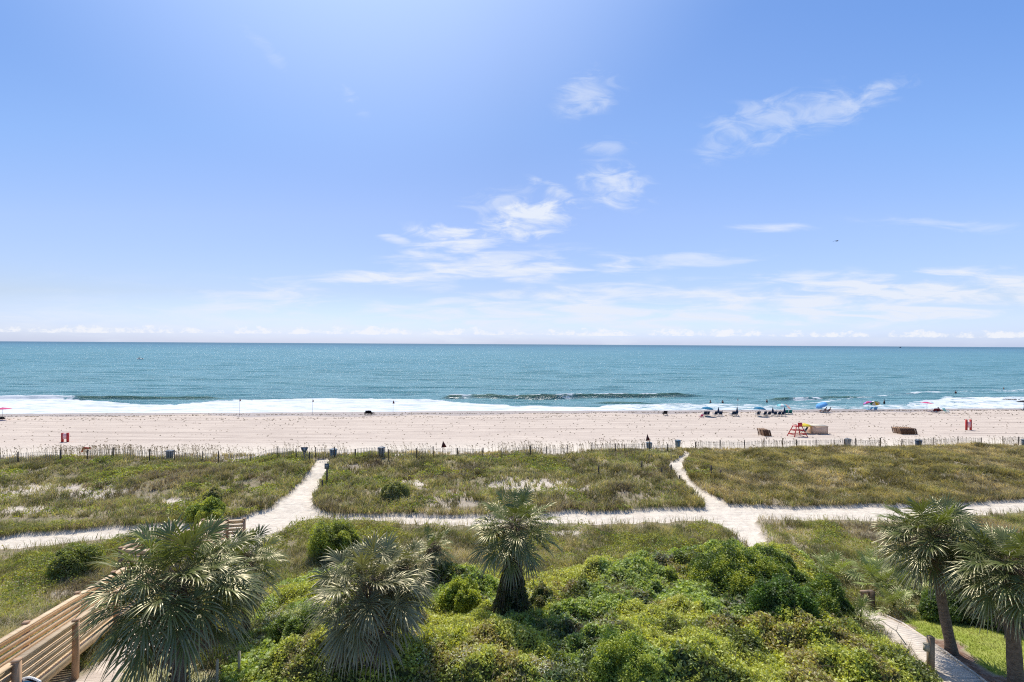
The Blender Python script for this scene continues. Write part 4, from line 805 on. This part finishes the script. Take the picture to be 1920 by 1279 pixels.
hh = 37 / s; b = MB(); b.box((0, -.08, hh - .22), (.40, .06, .50)); b.obj('panel', MAT['bingrey'], ts); b = MB(); b.box((0, -.118, hh - .15), (.26, .012, .05)); b.box((0, -.118, hh - .27), (.26, .012, .05)); b.obj('face_lines', MAT['metal'], ts)

# ------------------------------------------------------------------ beach things
def bin_(px_, py_, m_, label, rot=0, sc=1.0):
    g = gt(px_, py_); o = empty('trash_bin', g, rot, label, 'trash bin', 'trash bins along the beach fence'); b = MB(); b.tube([(0, 0, 0), (0, 0, .5), (0, 0, .95)], [.30 * sc, .34 * sc, .38 * sc], 14); b.obj('body', m_, o, smooth=False)
    b = MB(); b.tube([(0, 0, .95), (0, 0, 1.0), (0, 0, 1.06)], [.41 * sc, .42 * sc, .30 * sc], 14); b.obj('lid', m_, o); MB().box((0, -.36 * sc, .8), (.4 * sc, .06, .05)).obj('handle', m_, o); return o
bin_(625, 860, MAT['binblue'], 'tall blue-grey bin at the beach end of the wide sand path', .2, 1.05); bin_(715, 859, MAT['bingrey'], 'grey bin half in the brown grass behind the fence, right of the wide path', .1)
bin_(1217, 845, MAT['binblue'], 'blue bin under the red pennant near the narrow sand path', -.1, 1.0); bin_(1271, 840, MAT['binblue'], 'blue bin right at the beach end of the narrow sand path', .1, .95)
bin_(1590, 837, MAT['bingrey'], 'dark grey bin behind the fence in front of the cream beach box', .1); bin_(1722, 841, MAT['bingrey'], 'pale grey-blue bin behind the fence in front of the long lounger stack', -.1); bin_(318, 864, MAT['bingrey'], 'dark bin mostly sunk behind the left dune grass', 0, 1.0); bin_(1922, 838, MAT['bingrey'], 'dark bin at the far right end of the fence', 0)
def flag(px_, pyb, pyt, m_, label, grp, pole=.03, fw=.42, fh=.6, pm=None):
    g = gt(px_, pyb); s = 960 / g.y; h = (pyb - pyt) / s; o = empty('flag', g, 0, label, 'flag', grp); b = MB(); b.tube([(0, 0, 0), (.03, 0, h)], [pole, pole * .7], 6); b.obj('pole', pm or MAT['metal'], o)
    b = MB(); b.prism([(.03, 0, h), (.03 - fw * .25, 0, h - fh), (.03 + fw * .5, .06, h - fh * .92), (.03 + fw * .22, .1, h - fh * .45)], (0, .02, 0)); b.obj('cloth', m_, o); return o
flag(449, 781, 747, MAT['darkflag'], 'dark flag on a tall thin pole at the waterline, leftmost one', 'flags along the waterline'); flag(586, 777, 748, MAT['darkflag'], 'dark flag on a tall thin pole at the waterline left of the black chairs', 'flags along the waterline')
flag(737, 776, 750, MAT['darkflag'], 'dark flag on a thin pole at the waterline right of the black chairs', 'flags along the waterline', .02, .6, .75); flag(1383, 775, 746, MAT['darkflag'], 'dark flag on a thin pole behind the closed navy umbrella', 'flags along the waterline')
flag(830, 862, 829, MAT['darkflag'], 'red pennant on a thin pole behind the middle dune fence', 'red pennants at the beach fence', .035, .8, .75, MAT['darkpost']); flag(1213, 850, 815, MAT['darkflag'], 'red pennant standing behind the blue bin', 'red pennants at the beach fence', .035, .7, .85, MAT['darkpost'])
# red stands
def redstand(px_, pyb, hp, wp, label, lo, hi, rot=0):
    g = gt(px_, pyb); s = 960 / g.y; h = hp / s; w = wp / s; o = empty('red_stand', g, rot, label, 'board stand', 'red board stands on the beach')
    for k in (-1, 1): MB().box((k * w / 2, 0, h / 2), (.22, .22, h)).obj('post', MAT['red'], o)
    MB().box((0, -.09, h * (lo + hi) / 2), (w - .24, .08, h * (hi - lo))).obj('board', MAT['redpale'], o); return o
redstand(122, 829, 17, 9, 'squat red board stand alone on the left part of the beach', .35, .95, .15); redstand(1816, 807, 20, 8, 'tall pair of red posts with a faded board right of the long lounger stack', .25, .8)
g = gt(152, 857); b = MB(); b.prism([(-.35, -.05, .25), (.75, -.05, .42), (.72, -.05, .55), (-.10, -.05, .62)], (0, .08, 0)); b.prism([(-.40, -.1, 0), (-.25, -.1, 0), (-.15, -.1, .3), (-.30, -.1, .3)], (0, .1, 0)); o = b.obj('fallen_board', MAT['red'], None); o.location = g + Vector((0, .5, .45)); tag(o, 'small fallen red board behind the left dune grass', 'board')
# umbrellas, chairs
def umbrella(px_, pyb, cols, label, dia=2.3, h=2.05, tilt=(0, 0), grp='open beach umbrellas', flat=.38, pole='white'):
    g = gt(px_, pyb); o = empty('beach_umbrella', g, 0, label, 'beach umbrella', grp); top = Vector((0, 0, h)); Rt = Euler((R(tilt[0]), R(tilt[1]), 0)).to_matrix(); d = Rt @ Vector((0, 0, 1))
    b = MB(); j = Vector((0, 0, h * .62)); b.tube([(0, 0, -.2), j, j + d * (h * .38 + .06)], .022, 6); b.obj('pole', MAT[pole], o)
    n = 8; apex = j + d * (h * .38); prof = [(0, 0), (.45, -.09), (.8, -.22), (1.0, -flat)]
    for ci, cn in enumerate(dict.fromkeys(cols)):
        b = MB()
        for k in range(n):
            if cols[k % len(cols)] != cn: continue
            a0, a1 = 2 * math.pi * k / n, 2 * math.pi * (k + 1) / n; V = []
            for off in (0, -.02):
                for rr2, zz in prof:
                    for a in (a0, (a0 + a1) / 2, a1):
                        q = rr2 * dia / 2 * (1 if a != (a0 + a1) / 2 else .955); V.append(apex + Rt @ Vector((math.cos(a) * q, math.sin(a) * q, zz * dia / 2.3 * 1.1 + off)))
            Q = [(i * 3 + m_, i * 3 + m_ + 1, i * 3 + m_ + 4, i * 3 + m_ + 3) for i in range(3) for m_ in (0, 1)]; Q += [tuple(12 + x_ for x_ in reversed(q)) for q in Q] + [(9, 10, 22, 21), (10, 11, 23, 22)]; b.add(V, Q)
        b.obj('canopy' if len(set(cols)) == 1 else 'canopy_panels', MAT[cn], o)
    return o
def closed_umbrella(px_, pyb, label, h=2.0):
    g = gt(px_, pyb); o = empty('closed_umbrella', g, 0, label, 'beach umbrella', 'closed navy umbrellas'); MB().tube([(0, 0, -.2), (0, 0, h)], .022, 6).obj('pole', MAT['white'], o)
    b = MB(); b.tube([(0, 0, h * .36), (0, 0, h * .40), (0, 0, h * .7), (0, 0, h)], [.22, .26, .16, .03], 8); b.obj('canopy', MAT['navy'], o); return o
def chair(px_, pyb, m_, label, rot=0, grp='beach chairs', w=.62, big=1.0, fr='white', dx=0):
    g = gt(px_, pyb); o = empty('beach_chair', g, rot, label, 'beach chair', grp); f = MAT[fr]
    b = MB(); b.bar((0, -.05, .30 * big), (0, .85 * big, .36 * big), w, .05); b.obj('seat', m_, o); b = MB(); b.bar((0, -.02, .33 * big), (0, -.42, .98 * big), w, .05, (0, 1, 0)); b.obj('backrest', m_, o)
    for k in (-1, 1):
        b = MB(); x_ = k * (w / 2 + .03); b.bar((x_, -.45, .02), (x_, .15, .55 * big), .05, .04); b.bar((x_, .8 * big, .02), (x_, .1, .50 * big), .05, .04); b.bar((x_, -.25, .58 * big), (x_, .45, .56 * big), .07, .03); b.obj('side_frame', f, o)
    return o
def body(name, joints, edges, mats, parent=None, loc=(0, 0, 0), rz=0, mat_='skin'):
    me = bpy.data.meshes.new(name); me.from_pydata([j[0] for j in joints], edges, []); o = bpy.data.objects.new(name, me); COL.objects.link(o); o.location = loc; o.rotation_euler = (0, 0, rz)
    if parent: o.parent = parent
    md = o.modifiers.new('skin', 'SKIN'); md.use_smooth_shade = True
    for i, j in enumerate(joints): me.skin_vertices[0].data[i].radius = (j[1], j[2] if len(j) > 2 else j[1]); me.skin_vertices[0].data[i].use_root = (i == 0)
    o.modifiers.new('sub', 'SUBSURF').render_levels = 1; o.modifiers['sub'].levels = 1; me.materials.append(MAT[mat_]); return o
STAND = [((0, 0, .95), .15, .11), ((0, 0, 1.2), .14, .10), ((0, 0, 1.42), .17, .10), ((0, 0, 1.53), .055), ((0, .01, 1.66), .095, .10), ((0, .01, 1.76), .07),
         ((.10, 0, .88), .09), ((.11, .10, .48), .058), ((.11, .02, .09), .04), ((.11, .14, .04), .035), ((-.10, 0, .88), .09), ((-.11, -.12, .50), .058), ((-.11, -.28, .12), .04), ((-.11, -.16, .04), .035),
         ((.20, 0, 1.40), .055), ((.26, -.06, 1.12), .04), ((.27, .06, .88), .03), ((.27, .10, .78), .03), ((-.20, 0, 1.40), .055), ((-.26, .06, 1.12), .04), ((-.27, .18, .90), .03), ((-.27, .22, .80), .03)]
SE = [(0, 1), (1, 2), (2, 3), (3, 4), (4, 5), (0, 6), (6, 7), (7, 8), (8, 9), (0, 10), (10, 11), (11, 12), (12, 13), (2, 14), (14, 15), (15, 16), (16, 17), (2, 18), (18, 19), (19, 20), (20, 21)]
def recl(dz_=0.0):
    return [((0, .0, .42), .15, .11), ((0, -.2, .62), .14, .1), ((0, -.36, .84), .16, .1), ((0, -.40, .95), .055), ((0, -.42, 1.08), .09, .10), ((0, -.43, 1.17), .06),
        ((.1, .08, .42), .09), ((.13, .45, .58), .06), ((.13, .82, .38), .045), ((.13, .9, .44), .035), ((-.1, .08, .42), .09), ((-.13, .45, .52), .06), ((-.13, .85, .36), .045), ((-.13, .93, .42), .035),
        ((.2, -.33, .82), .055), ((.3, -.12, .62), .04), ((.28, .12, .56), .03), ((.27, .2, .55), .03), ((-.2, -.33, .82), .055), ((-.3, -.12, .62), .04), ((-.28, .12, .56), .03), ((-.27, .2, .55), .03)]
def person(px_, pyb, label, pose='stand', rz=0, shirt='black', hair='black', grp=None, z=None):
    g = gt(px_, pyb) if z is None else G(px_, pyb, zf=z); J = STAND if pose == 'stand' else recl(); o = body('person', J, SE, None, None, g, rz, 'skin'); tag(o, label, 'person', grp)
    if pose == 'stand':
        b = MB(); b.tube([(0, 0, .72), (0, 0, .98), (0, 0, 1.2), (0, 0, 1.48)], [.21, .2, .19, .12], 10); b.obj('clothing', MAT[shirt], o, True); h0 = Vector((0, 0, 1.70))
    else:
        b = MB(); b.tube([(0, .14, .44), (0, -.02, .45), (0, -.2, .63), (0, -.37, .86)], [.17, .19, .18, .13], 10); b.obj('clothing', MAT[shirt], o, True); h0 = Vector((0, -.44, 1.12))
    b = MB(); b.tube([h0 + Vector((0, -.03, -.05)), h0 + Vector((0, -.02, .02)), h0 + Vector((0, 0, .09)), h0 + Vector((0, .01, .12))], [.09, .115, .09, .03], 10); b.obj('hair', MAT[hair], o, True); return o
def dupe(src, px_, pyb, label, rz=None):
    c_ = copy_tree(src); c_.location = gt(px_, pyb); c_['label'] = label
    if rz is not None: c_.rotation_euler = (0, 0, rz)
    return c_
u1 = umbrella(1326, 781, ['blue'], 'open blue umbrella leftmost in the row, with a pink chair at its foot', 2.4, 1.95, (0, 4), 'open blue umbrellas'); dupe(u1, 1424, 781, 'open blue umbrella over the dark loungers, further right in the row')
nv = chair(1322, 780, MAT['navy'], 'navy beach chair under the leftmost blue umbrella, left of its twin', 0, 'navy beach chairs'); chair(1315, 783, MAT['pink'], 'small pink chair at the foot of the leftmost blue umbrella', .2, 'single coloured chairs', .5, .7)
for px_, lab, rz in ((1327, 'navy beach chair under the leftmost blue umbrella, right of its twin', 0), (1342, 'navy chair left of the closed umbrella nearest the leftmost blue one', .1), (1351, 'navy chair right of the closed umbrella nearest the leftmost blue one', -.1), (1374, 'navy chair left of the closed umbrella in front of the thin flag pole', .2), (1380, 'navy chair touching the closed umbrella in front of the thin flag pole', 0),
        (1422, 'navy lounger under the right-hand blue umbrella, on its left', 0), (1434, 'navy lounger under the right-hand blue umbrella, on its right', .1), (1442, 'navy chair just left of the third closed umbrella', 0), (1453, 'navy chair just right of the third closed umbrella', 0), (1461, 'navy chair left of the closed umbrella nearest the aqua umbrella', 0), (1468, 'navy chair beside the closed umbrella nearest the aqua umbrella', 0)): dupe(nv, px_, 780, lab, rz)
cu = closed_umbrella(1347, 781, 'closed navy umbrella nearest the leftmost blue one', 1.9)
for px_, lab in ((1382, 'closed navy umbrella in front of the thin flag pole'), (1449, 'closed navy umbrella right of the second open blue one'), (1471, 'closed navy umbrella nearest the aqua umbrella')): dupe(cu, px_, 781, lab)
umbrella(1466, 776, ['aqua', 'white', 'aqua', 'teal'], 'aqua and white striped umbrella by the green chairs', 2.0, 2.1, (0, 0), 'small coloured umbrellas', .55); umbrella(1474, 774, ['redpale', 'white'], 'small faded red umbrella tipped to one side behind the green chairs', 1.7, 1.7, (0, 42), 'small coloured umbrellas', .3)
gc = chair(1474, 777, MAT['green'], 'green beach chair by the aqua umbrella, left of its twin', 0, 'green beach chairs', .6, 1.0); dupe(gc, 1482, 777, 'green beach chair by the aqua umbrella, right of its twin', -.3)
umbrella(1541, 773, ['sky'], 'light blue umbrella tipped over two lying people', 2.5, 2.1, (0, -28), 'small coloured umbrellas', .6)
l1 = chair(1544, 774, MAT['maroon'], 'dark lounger under the tipped light blue umbrella, the left one', 1.2, 'dark loungers'); dupe(l1, 1552, 774, 'dark lounger under the tipped light blue umbrella, the right one', .9)
person(1545, 774, 'person lying back on the left lounger under the tipped light blue umbrella', 'rec', 1.2, 'black'); person(1553, 774, 'person lying back on the right lounger under the tipped light blue umbrella', 'rec', .9, 'maroon')
umbrella(1628, 769, ['violet', 'pink'], 'pink and violet umbrella tipped towards the sea', 1.9, 2.0, (-20, -15), 'small coloured umbrellas', .5); umbrella(1641, 769, ['yellow', 'white', 'green'], 'yellow, white and green striped umbrella beside the pink and violet one', 2.0, 2.0, (-30, 15), 'small coloured umbrellas', .5)
lb = chair(1632, 771, MAT['sky'], 'light blue beach chair below the pink and violet umbrella', .5, 'light blue chairs'); dupe(lb, 1641, 771, 'light blue beach chair below the striped umbrella', -.2)
person(1658, 762.5, 'person in dark clothes walking along the waterline', 'stand', .6, 'black')
umbrella(1738, 771, ['pink'], 'pink umbrella with a thin pole beside the maroon chairs', 2.4, 2.05, (0, 3), 'pink umbrellas', .22, 'darkpost'); umbrella(5, 787, ['pink'], 'pink umbrella alone at the left end of the beach', 2.4, 2.2, (0, 0), 'pink umbrellas', .22, 'darkpost')
b = MB(); b.box((0, 0, .13), (1.3, .7, .22)); b.box((.2, .1, .30), (.6, .4, .14)); o = b.obj('beach_bag', MAT['black'], None); o.location = gt(0, 786); tag(o, 'dark bags lying under the pink umbrella at the left end of the beach', 'beach bag')
mc = chair(1751, 774, MAT['maroon'], 'maroon chair left of its twin near the thin-poled pink umbrella', .2, 'maroon chairs', .7); dupe(mc, 1757, 774, 'maroon chair right of its twin near the thin-poled pink umbrella', -.2)
person(1762, 774, 'person in dark clothes lying beside the maroon chairs', 'rec', -1.3, 'black'); chair(1772, 774, MAT['aqua'], 'pale green lounger lying open right of the maroon chairs', -1.4, 'single coloured chairs')
umbrella(1919, 768, ['black'], 'black umbrella cut by the right edge of the view', 2.4, 2.1, (0, -3), 'dark umbrellas', .25, 'metal'); chair(1921, 771, MAT['black'], 'black chair below the black umbrella', 0, 'black beach chairs', .8)
b1 = chair(688, 778, MAT['black'], 'black low beach chair at the waterline, left of its twin', .5, 'black beach chairs', .8, .95, 'black'); dupe(b1, 695.5, 778, 'black low beach chair at the waterline, right of its twin', -.5); dupe(b1, 1247, 778.5, 'black beach chair alone on the wet sand left of the umbrellas', 0)
# lifeguard stand
g = gt(1495, 818); s = 960 / g.y; k_ = 1.0; ls = empty('lifeguard_stand', g, R(12), 'tall red lifeguard stand with splayed legs beside the yellow umbrella', 'lifeguard stand')
for sx_ in (-1, 1):
    for sy_ in (-1, 1): MB().bar((sx_ * 1.15, sy_ * .75, 0), (sx_ * .48, sy_ * .35, 1.55), .11, .11).obj('leg', MAT['red'], ls)
for sx_ in (-1, 1):
    b = MB()
    for zz, xx, yy_ in ((.35, 1.0, .66), (.95, .74, .5)): b.bar((sx_ * xx, -yy_, zz), (sx_ * xx, yy_, zz), .07, .11)
    b.obj('side_rail', MAT['red'], ls)
for zz, xx, yy_ in ((.35, 1.0, .66), (.95, .74, .5)):
    for sy_ in (-1, 1): MB().bar((-xx, sy_ * yy_, zz), (xx, sy_ * yy_, zz), .07, .10).obj('cross_rail', MAT['red'], ls)
MB().box((0, 0, 1.55), (1.15, .95, .07)).obj('seat', MAT['red'], ls); MB().box((0.1, -.42, 1.85), (.75, .07, .55)).obj('backrest', MAT['red'], ls)
for sx_ in (-1, 1): MB().bar((sx_ * .52, -.42, 1.85), (sx_ * .52, .40, 1.85), .07, .07).obj('armrest', MAT['red'], ls)
umbrella(1508, 812, ['yellow', 'yellow', 'yellow', 'white'], 'yellow umbrella between the lifeguard stand and the cream box', 2.1, 1.6, (0, -3), 'small coloured umbrellas', .4); chair(1509, 812, MAT['navy'], 'navy chair turned sideways under the yellow umbrella', 1.4, 'single coloured chairs')
g = gt(1540, 814); d_ = g.y; xl, xr = (1527 - 960) / 960 * d_, (1553 - 960) / 960 * d_; bx_ = empty('storage_box', (xl, d_, g.z), 0, 'large tan wooden storage box with cream lid on the sand', 'storage box'); w_ = xr - xl; h_ = 14.5 / (960 / d_)
MB().box((w_ / 2, 1.05, h_ / 2), (w_, 2.1, h_)).obj('body', MAT['boxpink'], bx_); MB().box((w_ / 2, 1.05, h_ + .035), (w_ + .1, 2.2, .07)).obj('lid', MAT['boxlid'], bx_)
b = MB(); [b.box((w_ * q, -.012, h_ / 2), (.06, .024, h_ - .02)) for q in (.03, .5, .97)]; b.obj('battens', MAT['boxpink'], bx_)
# stacked wooden loungers
def lounger(loc, lean, label):
    o = empty('folded_lounger', loc, R(3), label, 'folded lounger', 'stacked wooden loungers'); h = 1.02; t_ = math.sin(lean) * h; c_ = math.cos(lean) * h; b = MB()
    for y_ in (0, .85, 1.7): b.bar((0, y_, 0), (-t_, y_, c_), .10, .05, (0, 1, 0))
    b.obj('frame', MAT['brownwood'], o); b = MB()
    for k in range(5):
        f = .1 + k * .2; b.bar((-t_ * f + .03, 0, c_ * f), (-t_ * f + .03, 1.75, c_ * f), .03, .13)
    b.obj('slats', MAT['wood2'], o); MB().bar((.12, .03, 0), (-t_ * .9 + .13, .03, c_ * .92), .11, .035, (0, 1, 0)).obj('leg_rest', MAT['brownwood'], o); return o
g = gt(1434, 818); l0 = None
wd = ['leftmost folded wooden lounger of the short stack', 'second folded wooden lounger of the short stack', 'third folded wooden lounger of the short stack', 'rightmost folded wooden lounger of the short stack']
for k, lab in enumerate(wd):
    p_ = g + Vector((k * .30, 0, 0))
    if l0 is None: l0 = lounger(p_, .28, lab)
    else: c_ = copy_tree(l0); c_.location = p_; c_['label'] = lab
g = gt(1691, 815); od = ['leftmost', 'second', 'third', 'fourth', 'fifth', 'sixth', 'seventh', 'eighth', 'rightmost']
for k in range(9): c_ = copy_tree(l0); c_.location = g + Vector((k * .29, .03 * (k % 2), 0)); c_['label'] = od[k] + ' folded wooden lounger of the long stack'
# swimmers and things at sea
for px_, py_, lab in ((1332, 756, 'swimmer standing in the foam behind the leftmost blue umbrella'), (1355, 756, 'swimmer in the foam right of the other, behind the closed umbrella'), (1438, 754, 'swimmer in the surf left of the green breaking wave'), (1489, 751, 'swimmer where the white wave breaks, above the aqua umbrella'), (1792, 737, 'swimmer far out above the maroon chairs'), (1882, 730, 'swimmer furthest out near the right side of the sea')):
    g = G(px_, py_, zf=SEA); o = person(px_, py_, lab, 'stand', random.uniform(0, 6), 'darkflag', 'black', 'swimmers in the surf', z=SEA - 1.02)
    o.location = (g.x, g.y, SEA - 1.02)
def hull(b, L, W_, H_, z0=0.0):
    n = 9; V = []
    for k in range(n):
        t_ = k / (n - 1); x_ = (t_ - .5) * L; w = W_ / 2 * (1 - max(0, (t_ - .45) / .55) ** 2.2) ; w = max(w, .02); sh = H_ * (1 + .35 * t_ ** 2)
        V += [(x_, -w, sh + z0), (x_ * .96, -w * .6, z0 - .2), (x_ * .96, w * .6, z0 - .2), (x_, w, sh + z0), (x_, w * .8, sh * .8 + z0), (x_, -w * .8, sh * .8 + z0)]
    Q = [(i * 6 + j, i * 6 + (j + 1) % 6, (i + 1) * 6 + (j + 1) % 6, (i + 1) * 6 + j) for i in range(n - 1) for j in range(6)]; b.add(V, Q + [(0, 1, 2, 3), (0, 3, 4, 5)])
g = G(262, 674, zf=SEA); bt = empty('motor_boat', g, R(160), 'small white motor boat out on the water at the left', 'boat'); b = MB(); hull(b, 6.4, 2.2, .75); b.obj('hull', MAT['white'], bt)
b = MB(); b.box((.5, 0, 1.0), (1.1, .9, .6)); b.obj('console', MAT['white'], bt); b = MB(); b.bar((.9, 0, 1.3), (.7, 0, 1.75), .8, .04, (0, 1, 0)); b.obj('windshield', MAT['metal'], bt); b = MB(); b.box((-3.25, 0, .6), (.4, .35, .8)); b.obj('outboard_motor', MAT['black'], bt); b = MB(); b.box((.3, 0, 2.1), (1.8, 1.5, .06)); [b.tube([(x_, y_, .7), (x_, y_, 2.1)], .03, 5) for x_ in (-.4, 1.0) for y_ in (-.6, .6)]; b.obj('canopy', MAT['yellow'], bt)
g = G(1688, 649.9); dS = 5200; sp_ = empty('trawler', ((1688 - 960) / 960 * dS, dS, SEA), R(8), 'dark fishing boat tiny on the horizon at the right', 'boat'); b = MB(); hull(b, 24, 6, 3.2); b.obj('hull', MAT['navy'], sp_); b = MB(); b.box((4, 0, 5.5), (6, 4, 4)); b.box((4, 0, 8.2), (4, 3, 1.6)); b.obj('cabin', MAT['bingrey'], sp_); b = MB(); b.tube([(-2, 0, 3), (-2, 0, 15)], .3, 6); b.tube([(-2, 0, 7), (-9, 0, 12)], .2, 6); b.tube([(-2, 0, 14), (5, 0, 8)], .08, 4); b.obj('mast', MAT['darkpost'], sp_)
# floating weed line in the foam, bird in the sky
b = MB(); r_ = np.random.default_rng(5)
for k in range(16): q = r_.normal(size=2) * (1.6, .25); b.tube([(q[0], q[1], 0), (q[0] + .3, q[1] + .05, .10), (q[0] + .6, q[1], 0)], [.05, .10, .04], 5)
g = G(1897, 750, zf=SEA); o = b.obj('driftwood', MAT['brownwood'], None); o.location = g + Vector((0, 0, .12)); tag(o, 'dark broken driftwood floating in the foam near the black umbrella', 'driftwood')
dB = 130; bd = body('bird', [((0, 0, 0), .13, .12), ((.28, 0, .02), .10), ((.46, 0, .08), .07), ((.62, 0, .06), .02), ((-.3, 0, 0), .07), ((-.52, 0, .02), .05, .015), ((.05, .35, .12), .05, .03), ((-.05, .75, .10), .05, .015), ((-.15, 1.05, .02), .02, .01), ((.05, -.35, .12), .05, .03), ((-.05, -.75, .10), .05, .015), ((-.15, -1.05, .02), .02, .01)],
    [(0, 1), (1, 2), (2, 3), (0, 4), (4, 5), (0, 6), (6, 7), (7, 8), (0, 9), (9, 10), (10, 11)], None, None, ((1568 - 960) / 960 * dB, dB, CAMZ + (648 - 451) / 960 * dB), R(15), 'black'); tag(bd, 'dark bird gliding alone in the blue sky above the sea', 'bird')
